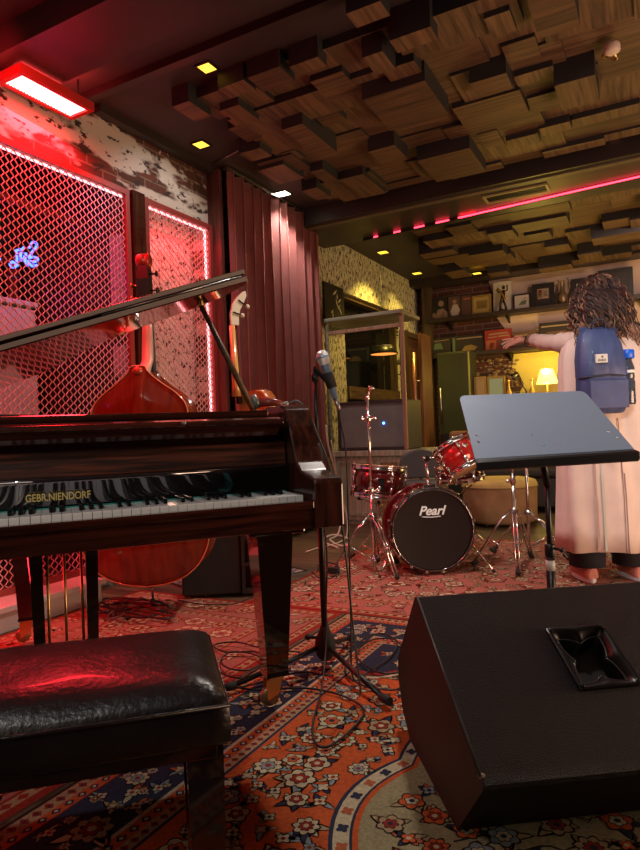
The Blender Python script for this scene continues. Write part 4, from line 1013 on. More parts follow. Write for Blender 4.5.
b = MB(mRubber); b.lathe([(.012, 0), (.014, .01), (.012, .035), (.008, .04)], n=14); b.obj('rubber_tip', bs)
b = MB(mSteel)
for k in range(4): b.cyl((-.015+k*.01, .115, 1.60), (-.024+k*.016, .20, .60), .0015, n=4)
b.obj('strings', bs)
b = MB(mNeck); b.prism([(-.07, .50), (.07, .50), (.04, .60), (.026, .66), (-.026, .66), (-.04, .60)], 'y', .145, .16); b.obj('bridge', bs)

# ---------- floor speaker under the piano
fs = thing('floor_speaker', 'black floor speaker with cut-out side handles, under the piano beside the bass', 'speaker', L(-.62, 3.56, .020), YAW+radians(4))
mSpk = mat('speaker_black', (.020, .019, .020), .5, bump=.4, bscale=400)
b = MB(mSpk); b.prism([(-.19, 0), (.145, 0), (.145, .66), (.06, .66), (-.19, .10)], 'y', 0, .40, bev=.008); b.obj('cabinet', fs)
b = MB(mSpk)
b.box(.147, .165, -.01, .02, 0, .66); b.box(.205, .222, -.01, .02, 0, .66)
for z0, z1 in ((0, .03), (.155, .175), (.30, .325), (.46, .48), (.63, .66)): b.box(.165, .205, -.01, .02, z0, z1)
b.box(.147, .222, .02, .38, 0, .66); b.obj('handle_strip', fs)
b = MB(mSpk); b.prism([(.224, 0), (.31, 0), (.27, .66), (.224, .66)], 'y', -.015, .36, bev=.006); b.obj('grille_panel', fs)
# ---------- guitar leaning on the floor speaker
gt = thing('guitar', 'small golden acoustic guitar with a cream headstock, upright behind the piano prop', 'guitar', L(-.45, 3.53, .685), YAW)
mGtr = wood('guitar_gold', (.42, .20, .05), (.62, .34, .10), .25, 2, .6, coat=.8); mGside = wood('guitar_side', (.26, .07, .02), (.40, .13, .04), .25, 2, .6, coat=.6)
Mg = Matrix.Rotation(radians(-14), 4, 'Y') @ Matrix.Rotation(radians(-30), 4, 'Z')
ghw = [(0, 0), (.004, .05), (.02, .10), (.06, .145), (.12, .160), (.19, .140), (.25, .112), (.30, .105), (.35, .118), (.40, .125), (.44, .10), (.465, .05), (.47, .0)]
gol = [(x, z) for z, x in ghw] + [(-x, z) for z, x in ghw[::-1][1:-1]]
b = MB(mGside, mGtr)
R_ = [[(x*.8, y, z) for x, z in gol] for y in (-.045, .045)]
A = [b.bm.verts.new(p) for p in R_[0]]; B = [b.bm.verts.new(p) for p in R_[1]]
for i in range(len(A)): b.face([A[i], A[(i+1) % len(A)], B[(i+1) % len(A)], B[i]], True)
b.use(mGtr); b.face(A); b.face(B[::-1])
MGt = Matrix.Translation((.20, 0, .02)) @ Mg
b.obj('body', gt, matrix=MGt)
# neck upright to headstock
nb = MGt @ Vector((0, -.045, .46)); hb = lq  # base of the neck
nt_ = at_d(228.5, 326, 3.50) - gt.location; nb2 = at_d(233, 386, 3.50) - gt.location
b = MB(mGtr); b.tube([nb2+Vector((0, 0, -.06)), nb2, nt_], .019, 10, True, [.028, .022, .017]); b.obj('neck', gt)
b = MB(mBlack); b.tube([nb2+Vector((.012, .02, -.1)), nt_+Vector((.008, .018, 0))], .016, 4); b.obj('fingerboard', gt)
mHs = mat('headstock_cream', (.62, .60, .45), .35, coat=.4)
hsp = [(227, 325), (226, 315), (228, 305), (233, 297), (239, 291), (242, 290), (243, 295), (240, 302), (236, 310), (235, 318), (235, 325)]
q_ = [at_d(x, y, 3.49)-gt.location for x, y in hsp]
b = MB(mHs); off = F0*.02; F_ = [b.bm.verts.new(p) for p in q_]; K_ = [b.bm.verts.new(p+off) for p in q_]
b.face(F_); b.face(K_[::-1])
for i in range(len(q_)): b.face([F_[i], K_[i], K_[(i+1) % len(q_)], F_[(i+1) % len(q_)]])
b.obj('headstock', gt, 'cream curved headstock')
for (x_, y_, x2, y2) in ((234, 300, 243.5, 305.5), (228.5, 312.5, 238, 315)):
    a_ = at_d(x_, y_, 3.485)-gt.location; c_ = at_d(x2, y2, 3.485)-gt.location
    b = MB(mBlackMetal); b.cyl(a_, c_, .004, n=8); pg = b.obj('tuning_peg', gt)
    b = MB(mHs); b.ell(c_, (.013, .010, .013), n=12, h=8); b.obj('peg_button', pg)
# ---------- things on the piano
mp = pw(.02, .48, 1.0)
t = thing('instrument_pickup', 'small microphone with grey-green ring lying on the right end of the piano', 'microphone', pw(.03, .42, 1.001), YAW)
b = MB(mat('ring_green', (.18, .26, .22), .4, .4)); b.lathe([(.016, -.01), (.026, -.008), (.026, .008), (.016, .01)], (-.03, 0, .024), (1, .2, .3), 20); b.obj('ring', t)
b = MB(mat('pickup_red', (.22, .04, .03), .35)); b.tube([(-.015, 0, .022), (.03, 0, .020), (.065, 0, .013)], .014, 12, True, [.018, .014, .009]); b.obj('body', t)
b = MB(mSteel); b.cyl((.06, 0, .014), (.085, 0, .012), .008, n=10); b.obj('connector', t)
c0 = pw(.03, .42, 1.001)
s0 = c0 + R0*.085 + Vector((0, 0, .012))
path_obj('pickup_cable', [s0, s0+R0*.03+Vector((0, 0, .008)), s0+R0*.065+Vector((0, 0, -.03)), s0+R0*.10+Vector((0, 0, -.12)), s0+R0*.14+Vector((0, 0, -.25)), s0+R0*.17-F0*.1+Vector((0, 0, -.45)), s0+R0*.19-F0*.1+Vector((0, 0, -.75)), Vector((*(s0+R0*.21-F0*.05).xy, .03))], .0036, mat('cable_grey', (.08, .10, .11), .45), 'dark grey cable drooping from the right end of the piano')
t = thing('microphone', 'slim dark microphone standing upright on the piano by the large mesh', 'microphone', pw(-.86, .62, 1.0))
# keep it on the rim support: mounted on the music desk flap
t.location = pw(-.83, .36, .9855)
b = MB(mBlackMetal); b.lathe([(.03, 0), (.03, .008), (.008, .014), (.006, .03)], n=20); b.obj('foot', t)
b = MB(mat('mic_slate', (.06, .085, .10), .35, .4)); b.lathe([(.009, .02), (.011, .06), (.013, .09), (.0135, .10)], n=18); b.obj('body', t)
b = MB(mBlackMetal); b.lathe([(.013, .10), (.015, .105), (.014, .125), (.006, .14), (0, .141)], n=18, caps=False); b.obj('grille', t)
path_obj('piano_cable', [pw(-1.10, .34, .990), pw(-1.02, .30, .990), pw(-.95, .36, .990), pw(-.86, .31, .990), pw(-.80, .30, .992), pw(-.70, .33, .990), pw(-.62, .40, .990)], .0035, mCable, 'black cable lying on top of the piano left of the slim microphone')
path_obj('piano_cable', [pw(-1.1, .5, 1.13), pw(-1.04, .46, 1.05), pw(-1.0, .42, .995), pw(-.93, .45, .990), pw(-.90, .5, .990)], .003, mCable, 'thin black cable dropping onto the piano at the left edge')
path_obj('piano_cable', [pw(-.18, .5, .990), pw(-.24, .44, .990), pw(-.32, .46, .990), pw(-.40, .42, .990), pw(-.30, .38, .990)], .003, mCable, 'thin black cable lying on the piano near the prop stick')
# red cable heap behind the pedal lyre
for k, (lbl, c_) in enumerate((('tangled black cable on the floor behind the piano pedals', mCable), ('tangled dark red cable on the floor behind the piano pedals', mat('cable_red', (.12, .015, .012), .5)))):
    rr2 = random.Random(20+k); pts = [at_z(rr2.uniform(95, 175), rr2.uniform(598, 622), .028+rr2.uniform(0, .02)) for _ in range(14)]
    path_obj('floor_cable', pts, .005, c_, lbl)
# ============================================================ DRUM KIT
def tripod(par, o, hub, rad, angs, dbl=True, brace=True):
    """chrome double-braced tripod: legs from a collar at hub height to rubber feet"""
    o = Vector(o)
    for a in angs:
        d = Vector((cos(a), sin(a), 0)); s = Vector((-sin(a), cos(a), 0))
        b = MB(mChrome)
        for q in ((-.011, .011) if dbl else (0,)):
            b.tube([o+d*.02+s*q+Vector((0, 0, hub)), o+d*(rad*.35)+s*q+Vector((0, 0, hub*.80)), o+d*rad+s*q+Vector((0, 0, .022))], .0055, 6)
        lg = b.obj('leg', par)
        b = MB(mChrome); b.tube([o+Vector((0, 0, hub*.22)), o+d*rad*.62+Vector((0, 0, hub*.50))], .005, 6); b.ell(o+d*rad*.62+Vector((0, 0, hub*.50)), .011, n=8, h=6); b.obj('leg_brace', lg)
        b = MB(mRubber); b.tube([o+d*(rad-.03)+Vector((0, 0, .045)), o+d*(rad+.008)+Vector((0, 0, .016))], .016, 10); b.obj('rubber_foot', lg)
    b = MB(mChrome); b.lathe([(.02, 0), (.026, .008), (.026, .03), (.018, .04)], o+Vector((0, 0, hub-.02)), n=16); b.lathe([(.018, 0), (.018, .02)], o+Vector((0, 0, hub*.22-.01)), n=14); b.obj('tripod_collar', par)
def drum_parts(par, c, axis, r, h, nl, shell, top, bot, hoop=None, both=True):
    """cylinder drum centred on c: shell, hoops, heads, and lugs with tension rods"""
    hoop = hoop or mChrome; c = Vector(c); axis = Vector(axis).normalized(); o = c-axis*h/2
    b = MB(shell); b.lathe([(r, .004), (r, h-.004)], o, axis, 48); b.obj('shell', par)
    for nm, t0, hm in (('top_head', h-.002, top), ('bottom_head', -.006, bot)):
        b = MB(hm); b.lathe([(0, t0), (r*.95, t0), (r*1.0, t0+.004), (r*.95, t0+.008), (0, t0+.008)], o, axis, 48, caps=False); b.obj(nm, par)
    for t0 in (h-.022, -.008):
        b = MB(hoop); b.lathe([(r+.002, t0), (r+.014, t0), (r+.009, t0+.005), (r+.009, t0+.025), (r+.013, t0+.030), (r+.002, t0+.030)], o, axis, 48, caps=False)
        b.obj('hoop', par)
    q = Vector((0, 0, 1)).rotation_difference(axis)
    for i in range(nl):
        a = 2*pi*(i+.5)/nl; d = q @ Vector((cos(a), sin(a), 0))
        b = MB(mChrome)
        for tt in (.24, .76): b.lathe([(.010, -.018), (.013, -.008), (.013, .008), (.010, .018)], o+axis*h*tt+d*(r+.008), axis, 10)
        b.cyl(o+axis*(-.004)+d*(r+.013), o+axis*(h+.006)+d*(r+.013), .0032, n=6)
        b.cyl(o+axis*(h)+d*(r+.013), o+axis*(h+.016)+d*(r+.013), .006, n=8); b.cyl(o-axis*.014+d*(r+.013), o+d*(r+.013), .006, n=8); b.obj('lug', par)
RZ = .008   # top of the drum rug
# ---- bass drum
phi = radians(2)
bd = thing('bass_drum', 'bass drum with a black front head lettered in white', 'drum', L(.672, 3.90, RZ), YAW+phi)
r = .262; cz = r+.012; dpth = .36
b = MB(mDrumRed); b.lathe([(r-.012, .02), (r-.012, dpth-.02)], (0, 0, cz), (0, 1, 0), 64); b.obj('shell', bd)
b = MB(mDrumBlack); b.lathe([(0, .004), (r-.02, .004), (r-.008, .001), (r-.008, .01)], (0, 0, cz), (0, 1, 0), 64, caps=False); head = b.obj('front_head', bd, 'black front head')
b = MB(mHead); b.lathe([(0, dpth-.004), (r-.01, dpth-.004)], (0, 0, cz), (0, 1, 0), 64, caps=False); b.obj('back_head', bd)
for y0, nm in ((-.012, 'front'), (dpth-.03, 'rear')):
    b = MB(mDrumBlack if nm == 'front' else mDrumRed); b.lathe([(r-.012, y0), (r-.001, y0), (r+.001, y0+.004), (r+.001, y0+.038), (r-.001, y0+.042), (r-.012, y0+.042), (r-.012, y0)], (0, 0, cz), (0, 1, 0), 64, caps=False); b.obj('hoop', bd)
b = MB(mChrome); b.tube([Vector(((r-.012)*cos(a), -.012, cz+(r-.012)*sin(a))) for a in [2*pi*i/64 for i in range(65)]], .0022, 6); b.obj('hoop_trim', bd)
for i in range(16):
    a = 2*pi*(i+.5)/16; d = Vector((cos(a), 0, sin(a)))
    b = MB(mChrome); p = Vector((0, 0, cz))+d*(r-.002)
    b.box(-.009, .009, -.018, .03, -.006, .008, Matrix.Translation(p) @ Matrix.Rotation(-a+pi/2, 4, 'Y')); b.lathe([(.006, 0), (.006, .012)], p+Vector((0, -.03, 0)), (0, 1, 0), 8)
    b.cyl(p+Vector((0, -.02, 0)), p+Vector((0, .12, 0))-d*.001, .0028, n=6); b.lathe([(.010, -.03), (.012, 0), (.010, .03)], p+Vector((0, .13, 0))-d*.004, (0, 1, 0), 8)
    b.obj('claw_hook', bd)
Mt = Matrix.Translation((-.005, -.002, cz+.118)) @ Matrix.Rotation(pi/2, 4, 'X')
text_mesh('head_lettering', 'Pearl', .078, .001, mat('logo_white', (.72, .80, .84), .4), head, Mt, shear=.32, label='white script maker lettering', bold=.0018)
b = MB(MATS['logo_white']); b.tube(smooth_path([(-.065, -.002, cz+.118-.034), (0, -.002, cz+.118-.038), (.052, -.002, cz+.118-.034)], 5), .0028, 6);  b.obj('lettering_underline', head)
for s_ in (-1, 1):
    b = MB(mChrome); p0_ = Vector((s_*(r-.03), .10, cz-.07)); p1_ = Vector((s_*(r+.09), -.075, .015)); b.cyl(p0_, p1_, .006, n=8); b.lathe([(.014, -.012), (.014, .012)], p0_, (s_, 0, 0), 12); sp = b.obj('spur', bd)
    b = MB(mRubber); b.cyl(p1_+(p0_-p1_)*.06, p1_, .010, n=8); b.obj('rubber_foot', sp)
# chrome tom mount on top
b = MB(mChrome); b.box(-.035, .045, .06, .12, cz+r-.015, cz+r+.014, bev=.003); b.cyl((0, .09, cz+r+.01), (-.005, .09, cz+r+.17), .011, n=12)
b.lathe([(.018, 0), (.018, .03)], (-.005, .09, cz+r+.15), n=12); b.obj('tom_post', bd)
b = MB(mChrome); b.cyl((-.005, .09, cz+r+.17), (.06, .09, cz+r+.19), .009, n=10); b.lathe([(.019, -.018), (.019, .018)], (-.005, .09, cz+r+.175), (0, 1, 0), 12); b.cyl((-.03, .06, cz+r+.185), (-.005, .09, cz+r+.175), .006, n=8); b.obj('tom_arm', bd)
# ---- rack tom
c_ = at_d(459, 457, 4.02)
rt = thing('rack_tom', 'small bright red tom drum tilted above the bass drum', 'drum', c_, YAW)
drum_parts(rt, (0, 0, 0), (-.42, .30, .86), .125, .19, 6, mat('tom_red', (.42, .015, .012), .15, .2, coat=1), mHead, mHead)
badge_axis = Vector((-.42, .30, .86)).normalized(); dd = Vector((.25, -1, .45)); dd = (dd - badge_axis*dd.dot(badge_axis)).normalized()
b = MB(mChrome); b.lathe([(.016, 0), (.016, .003), (.011, .005)], badge_axis*.03+dd*.126, dd, 16); b.cyl(badge_axis*.03+dd*.128-badge_axis.cross(dd)*.022, badge_axis*.03+dd*.128+badge_axis.cross(dd)*.022, .006, n=6); b.obj('badge', rt)
b = MB(mChrome); e_ = at_d(437, 466, 4.0)-c_; b.lathe([(.018, -.03), (.018, .03)], (-.10, -.03, -.01), (.1, .1, 1), 12); b.cyl((-.10, -.03, -.005), e_, .008, n=8); b.obj('mounting_bracket', rt)
# ---- snare on its stand, left
c_ = L(.395, 4.42, .60)
sn = thing('snare_drum', 'dark red snare drum on a chrome stand left of the bass drum', 'drum', L(.395, 4.42, RZ), YAW)
c0_ = Vector((0, 0, .555-RZ))
drum_parts(sn, c0_, (.10, .03, 1), .183, .205, 8, mat('snare_shell', (.085, .008, .008), .14, .2, coat=1), mHead, mHead)
b = MB(mWhite); b.lathe([(.012, 0), (.012, .003)], c0_+Vector((.075, -.168, .03)), (.4, -1, 0), 14); b.obj('badge', sn, 'small white round badge')
b = MB(mChrome); b.box(-.02, .02, -.197, -.185, -.05, .03, Matrix.Translation(c0_)); b.cyl(c0_+Vector((-.01, -.196, -.06)), c0_+Vector((-.01, -.196, -.02)), .006, n=8); b.obj('snare_strainer', sn)
st2 = thing('snare_stand', 'chrome tripod stand carrying the dark red snare drum', 'stand', L(.395, 4.42, RZ), YAW)
b = MB(mChrome); b.cyl((0, 0, .08), (0, 0, .38), .011, n=10); b.lathe([(.02, 0), (.02, .03)], (0, 0, .36), n=12); b.obj('tube', st2)
for a in (.4, 2.5, 4.6):
    b = MB(mChrome); b.tube([(0, 0, .38), (.10*cos(a), .10*sin(a), .40), (.172*cos(a), .172*sin(a), .415)], .006, 6); bk_ = b.obj('basket_arm', st2)
    b = MB(mRubber); b.ell((.172*cos(a), .172*sin(a), .418), .012, n=8, h=6); b.obj('rubber_tip', bk_)
tripod(st2, (0, 0, 0), .20, .22, (.9, 3.0, 5.1))
# ---- second snare partly behind the tom
s3 = thing('snare_drum', 'shallow chrome-hooped snare drum half hidden behind the rack tom', 'drum', L(.975, 4.47, RZ), YAW)
drum_parts(s3, (0, 0, .575), (-.08, -.05, 1), .155, .085, 8, mDrumRed, mHead, mHead)
st3 = thing('snare_stand', 'stand with black tube under the half-hidden snare drum right of the bass drum', 'stand', L(.975, 4.47, RZ), YAW)
b = MB(mBlackMetal); b.cyl((0, 0, .08), (0, 0, .42), .013, n=10); b.obj('tube', st3)
for a in (.9, 3.0, 5.1):
    b = MB(mChrome); b.tube([(0, 0, .42), (.09*cos(a), .09*sin(a), .47), (.14*cos(a), .14*sin(a), .50)], .006, 6); b.obj('basket_arm', st3)
tripod(st3, (0, 0, 0), .22, .22, (1.9, 4.0, 6.1))
# ---- straight cymbal / hi-hat stand, left front
hs = thing('hi_hat_stand', 'chrome stand without cymbals rising left of the bass drum', 'cymbal stand', L(.31, 4.02, RZ), YAW)
b = MB(mChrome); b.cyl((0, 0, .04), (0, 0, .52), .0125, n=12); b.obj('lower_tube', hs)
b = MB(mChrome); b.cyl((0, 0, .52), (0, 0, 1.11), .0085, n=12); b.obj('upper_tube', hs)
for z_ in (.52, .98):
    b = MB(mChrome); b.lathe([(.014, -.025), (.019, -.015), (.019, .015), (.014, .025)], (0, 0, z_), n=14); b.cyl((-.04, -.01, z_), (.04, -.01, z_), .005, n=8); b.ell((-.04, -.01, z_), (.012, .006, .014), n=8, h=6); b.ell((.04, -.01, z_), (.012, .006, .014), n=8, h=6); b.obj('wing_nut_clamp', hs)
b = MB(mChrome); b.lathe([(.014, -.02), (.016, 0), (.014, .02)], (0, 0, 1.11), (.3, 0, 1), 12); b.cyl((0, 0, 1.11), (.018, 0, 1.17), .006, n=8); b.lathe([(.008, 0), (.022, .006), (.024, .014), (.018, .020), (.008, .022)], (.022, 0, 1.165), (.5, 0, 1), 16); b.obj('tilter', hs)
tripod(hs, (0, 0, 0), .36, .27, (5.15, 3.3, 1.4))
# ---- double stands on the right
cs = thing('cymbal_stand', 'chrome double-braced tripod stand between bass drum and music stand', 'cymbal stand', L(1.215, 4.02, RZ), YAW)
b = MB(mChrome); b.cyl((0, 0, .05), (0, 0, .55), .0125, n=12); b.obj('lower_tube', cs)
b = MB(mChrome); b.cyl((0, 0, .55), (0, 0, .80), .009, n=12); b.lathe([(.018, 0), (.018, .05)], (0, 0, .53), n=14); b.ell((-.035, -.01, .55), (.014, .007, .014), n=8, h=6); b.obj('upper_tube', cs)
tripod(cs, (0, 0, 0), .36, .27, (4.45, 3.0, .9))
cs2 = thing('cymbal_stand', 'slimmer chrome stand directly behind the double-braced one, right of the drums', 'cymbal stand', L(1.40, 4.32, RZ), YAW)
b = MB(mChrome); b.cyl((0, 0, .04), (0, 0, .84), .010, n=12); b.obj('tube', cs2)
tripod(cs2, (0, 0, 0), .30, .27, (.1, 2.4, 5.5))
# ---- drum throne with grey back
dt = thing('drum_throne', 'dark grey padded drum throne with rounded backrest behind the snare drum', 'stool', L(.80, 4.95, RZ), YAW)
mThr = mat('throne_vinyl', (.055, .055, .058), .5)
b = MB(mThr); b.lathe([(0, .40), (.17, .40), (.185, .42), (.185, .46), (.16, .49), (0, .495)], n=32, caps=False); b.obj('seat', dt)
b = MB(mThr); pts_ = [(-.17, .50), (-.17, .62), (-.12, .70), (0, .735), (.12, .70), (.17, .62), (.17, .50)]; P_ = smooth_path([(x, z, 0) for x, z in pts_], 4); b.prism([(p.x, p.y) for p in P_], 'y', .14, .19, bev=.012); b.obj('backrest', dt)
b = MB(mBlackMetal); b.cyl((0, 0, .1), (0, 0, .40), .014, n=10); b.cyl((0, .165, .40), (0, .165, .55), .01, n=8); b.box(-.015, .015, 0, .17, .385, .40); b.obj('post', dt)
tripod(dt, (0, 0, 0), .26, .22, (.5, 2.6, 4.7))

# ============================================================ FAR LEFT: CABINET, SPEAKER, FRAME
mCab = wood('cabinet_paint', (.17, .19, .15), (.36, .35, .26), .6, 2, .7); mCab2 = wood('cabinet_panel', (.16, .09, .045), (.27, .17, .09), .55, 2, .7)
cb = thing('cabinet', 'old wooden cabinet with grey-green worn paint behind the snare drum', 'cabinet', (-2.86, 5.54, 0))
b = MB(mCab); b.box(0, .92, .0, .55, .04, .66); b.box(0.03, .89, .03, .5, 0, .04); b.obj('body', cb)
b = MB(mCab); b.box(-.03, .96, -.04, .58, .66, .715, bev=.006); b.obj('top', cb)
for x0, x1, pm in ((.04, .44, mCab), (.47, .72, mCab2), (.75, .90, mCab)):
    b = MB(mCab); b.box(x0, x1, -.022, 0, .09, .12); b.box(x0, x1, -.022, 0, .60, .63); b.box(x0, x0+.035, -.022, 0, .12, .60); b.box(x1-.035, x1, -.022, 0, .12, .60); d_ = b.obj('door', cb)
    boxobj('door_panel', pm, x0+.035, x1-.035, -.008, 0, .12, .60, parent=d_)
b = MB(mWhite); b.ell((.42, -.03, .52), .010, n=8, h=6); b.obj('knob', d_)
sp_ = thing('speaker_cabinet', 'grey fronted speaker with a blue light on the old wooden cabinet', 'speaker', (-2.80, 5.545, .717))
mSpF = mat('speaker_cloth', (.13, .14, .14), .6, var=.15, vscale=5, bump=.3, bscale=700)
b = MB(mSpk); b.box(0, .72, .03, .42, 0, .475, bev=.012); b.obj('cabinet', sp_)
b = MB(mSpk); b.box(0, .72, 0, .03, 0, .03); b.box(0, .72, 0, .03, .445, .475); b.box(0, .03, 0, .03, .03, .445); b.box(.69, .72, 0, .03, .03, .445); b.obj('frame', sp_)
boxobj('grille_cloth', mSpF, .03, .69, .012, .03, .03, .445, parent=sp_)
b = MB(mat('led_blue', (.05, .2, 1), .4, emit=(.05, .22, 1), es=12)); b.ell((.485, .008, .255), .011, n=10, h=8); b.obj('power_light', sp_, 'small blue power light')
for sx in (.015, .705):
    for sz in (.015, .46):
        b = MB(mSteel); b.lathe([(.008, 0), (.006, .003)], (sx, 0, sz), (0, -1, 0), 10); b.obj('corner_screw', sp_)
fr_ = thing('wooden_shelf_frame', 'post and plank wooden frame standing over the grey speaker', 'shelf', (-2.93, 5.48, .717))
mPlank = wood('plank_grey', (.12, .11, .08), (.26, .24, .18), .6, 0, .7); mPost = wood('post_pink', (.16, .08, .055), (.30, .17, .12), .5, 2, .7)
b = MB(mPlank); b.box(.02, .86, 0, .52, 1.268, 1.303, bev=.004); b.obj('top_plank', fr_)
for x0, y0, z0 in ((.045, .025, 0), (.83, .025, 0)):
    b = MB(mPost if x0 > .5 else mPlank); b.box(x0, x0+.035, y0-.0, y0+.032, 0, 1.268, bev=.003); b.obj('post', fr_)
b = MB(mPost); b.box(.081, .829, .03, .055, 1.145, 1.18, bev=.003); b.obj('cross_rail', fr_)
path_obj('white_cable', [at_d(326, 425, 6.05), at_d(328, 445, 6.05), at_d(335, 470, 6.05), at_d(341, 495, 6.05), at_d(342, 515, 6.0), Vector((*at_z(338, 534, .02).xy, .02)), at_z(330, 540, .01), at_z(342, 546, .01), at_z(350, 540, .01), at_z(334, 535, .015), at_z(322, 541, .01), at_z(338, 548, .01)], .010, mat('cable_white', (.50, .48, .40), .5), 'white cable hanging beside the grey speaker and coiled on the floor')
path_obj('white_cable', [at_d(331, 440, 6.0), at_d(335, 462, 6.0), at_d(339, 492, 6.0), at_d(346, 512, 5.95), Vector((*at_z(347, 534, .02).xy, .02)), at_z(340, 542, .012), at_z(318, 548, .01), at_z(306, 552, .01)], .006, MATS['cable_white'], 'thinner white cable in front of the old wooden cabinet')

# ============================================================ BACK WALL
SY = 8.56
mShelf = mat('shelf_dark', (.028, .016, .012), .5)
def wall_shelf(pxa, pya, pxb, pyb, th, label, bright=None):
    a = at_y(pxa, pya, SY); c = at_y(pxb, pyb, SY); z = (a.z+c.z)/2
    t = thing('wall_shelf', label, 'shelf', (a.x, SY, z)); boxobj('plank', mShelf, 0, 3.0, 0, BY-SY-.002, -th, 0, parent=t, bev=.003)
    for i in range(4): 
        b = MB(mBlackMetal); b.prism([(.02, -th), (.235, -th), (.235, -th-.10)], 'x', .3+i*.8, .32+i*.8); b.obj('bracket', t)
    return z
zs1 = wall_shelf(426, 323, 560, 300, .05, 'upper dark shelf with records, frames and a jug on the back wall')
zs2 = wall_shelf(428, 358, 560, 341, .05, 'lower dark shelf with record sleeves below the upper shelf')
def boxframe(name, cat, label, x0, x1, zb, h, fm, pm, bw=.03, y=None, extra=None, group=None, lean=.05, inner=None):
    X0 = at_y(x0, 300, 8.66).x; X1 = at_y(x1, 300, 8.66).x; w_ = X1-X0; y = y or 8.66
    t = thing(name, label, cat, (X0, y, zb), 0, group)
    Mx = Matrix.Rotation(-lean, 4, 'X')
    b = MB(fm); b.box(0, w_, 0, .02, 0, bw, Mx); b.box(0, w_, 0, .02, h-bw, h, Mx); b.box(0, bw, 0, .02, bw, h-bw, Mx); b.box(w_-bw, w_, 0, .02, bw, h-bw, Mx)
    if bw > 0: b.obj('frame', t)
    b = MB(pm); b.box(bw, w_-bw, .008, .016, bw, h-bw, Mx); 
    pic = b.obj('picture', t)
    if extra:
        for ex_ in extra:
            b = MB(ex_[0]); 
            if ex_[1] == 'poly': b.poly([Mx @ Vector((p[0]*w_, .0065, p[1]*h)) for p in ex_[2]][::1])
            else: b.lathe([(ex_[3], 0), (ex_[3], .001)], Mx @ Vector((ex_[2][0]*w_, .0065, ex_[2][1]*h)), (0, -1, 0), 16)
            b.obj('print', pic, recalc=False)
    return t
mSleeve = mat('sleeve_dark', (.022, .016, .014), .5); mPicG = mat('portrait_tan', (.30, .20, .13), .6); mPicW = mat('portrait_pale', (.48, .42, .36), .6); mOrg = mat('print_orange', (.40, .11, .04), .6)
mPicR = mat('print_red', (.26, .025, .018), .6); mCardG = mat('card_gold', (.42, .30, .08), .5); mFrGold = mat('frame_gold', (.34, .23, .07), .4, .4); mGreen = mat('print_green', (.10, .15, .09), .6); mTan2 = mat('brown_sleeve', (.10, .05, .035), .6)
D1 = zs1+.001
boxframe('record_sleeve', 'record', 'dark record sleeve with a man in a bow tie, leftmost on the upper shelf', 427, 447.5, D1, .31, mSleeve, mSleeve, .004, extra=[(mPicG, 'disc', (.66, .72), .042), (mPicG, 'poly', [(.3, .02), (.5, .45), (.75, .5), (.95, .3), (.98, .02)]), (mPicW, 'poly', [(.62, .3), (.72, .42), (.84, .32), (.78, .05), (.66, .05)]), (mPicG, 'poly', [(.15, .25), (.35, .35), (.42, .15), (.2, .08)])])
boxframe('record_sleeve', 'record', 'brown record sleeve with a figure in white, second on the upper shelf', 448, 460.5, D1, .30, mTan2, mTan2, .004, extra=[(mPicW, 'poly', [(.15, .3), (.35, .62), (.7, .62), (.9, .35), (.75, .1), (.25, .1)]), (mPicG, 'disc', (.5, .75), .03)])
boxframe('record_sleeve', 'record', 'plain brown record sleeve between the figure in white and gold frame', 461, 471, D1, .29, mTan2, mTan2, .004, extra=[(mOrg, 'poly', [(.2, .8), (.9, .8), (.9, .88), (.2, .88)])])
boxframe('framed_picture', 'picture', 'gold framed picture left of the figurine on the upper shelf', 471.5, 491, D1, .27, mFrGold, mCardG, .028, extra=[(mFrGold, 'poly', [(.22, .3), (.8, .3), (.8, .72), (.22, .72)]), (mCardG, 'poly', [(.27, .36), (.75, .36), (.75, .66), (.27, .66)])])
boxframe('picture_card', 'picture', 'tall white card standing behind the dark figurine', 492.5, 512, D1, .42, mPicW, mat('card_white', (.58, .53, .44), .6), .004, y=8.70)
# figurine
p = at_y(502, 285, 8.62)
fg = thing('figurine', 'dark dancing musician figurine in front of the tall white card', 'figurine', (p.x, 8.615, D1))
mFig = mat('figurine_bronze', (.05, .022, .012), .35, .5)
b = MB(mFig); b.lathe([(.06, 0), (.06, .015), (.045, .02)], n=20); b.obj('base', fg)
b = MB(mFig); b.tube([(-.035, 0, .02), (-.03, 0, .09), (.0, 0, .17), (.012, 0, .24), (.018, 0, .28)], .02, 10, True, [.014, .016, .026, .030, .014]); b.tube([(.045, 0, .02), (.03, 0, .09), (.0, 0, .17)], .014, 8); b.ell((.02, 0, .315), (.024, .024, .028), n=12, h=8)
b.tube([(.02, 0, .26), (-.04, -.02, .25), (-.065, -.02, .29)], .010, 8); b.tube([(.02, 0, .26), (.07, -.02, .27), (.07, -.02, .34)], .010, 8); b.obj('figure', fg)
b = MB(mBrass); b.tube(smooth_path([(-.06, -.03, .31), (-.02, -.04, .27), (.03, -.045, .18), (.06, -.045, .15), (.075, -.045, .19)], 5), .012, 8, True); b.obj('instrument', fg, 'brass instrument held by the figurine')
boxframe('framed_picture', 'picture', 'black framed picture with a white mount right of the figurine', 513, 530.5, D1, .21, mBlack, mat('mount_white', (.50, .44, .38), .6), .018, extra=[(mGreen, 'poly', [(.3, .3), (.5, .55), (.8, .6), (.7, .3)]), (mPicG, 'poly', [(.45, .6), (.8, .7), (.7, .78)])])
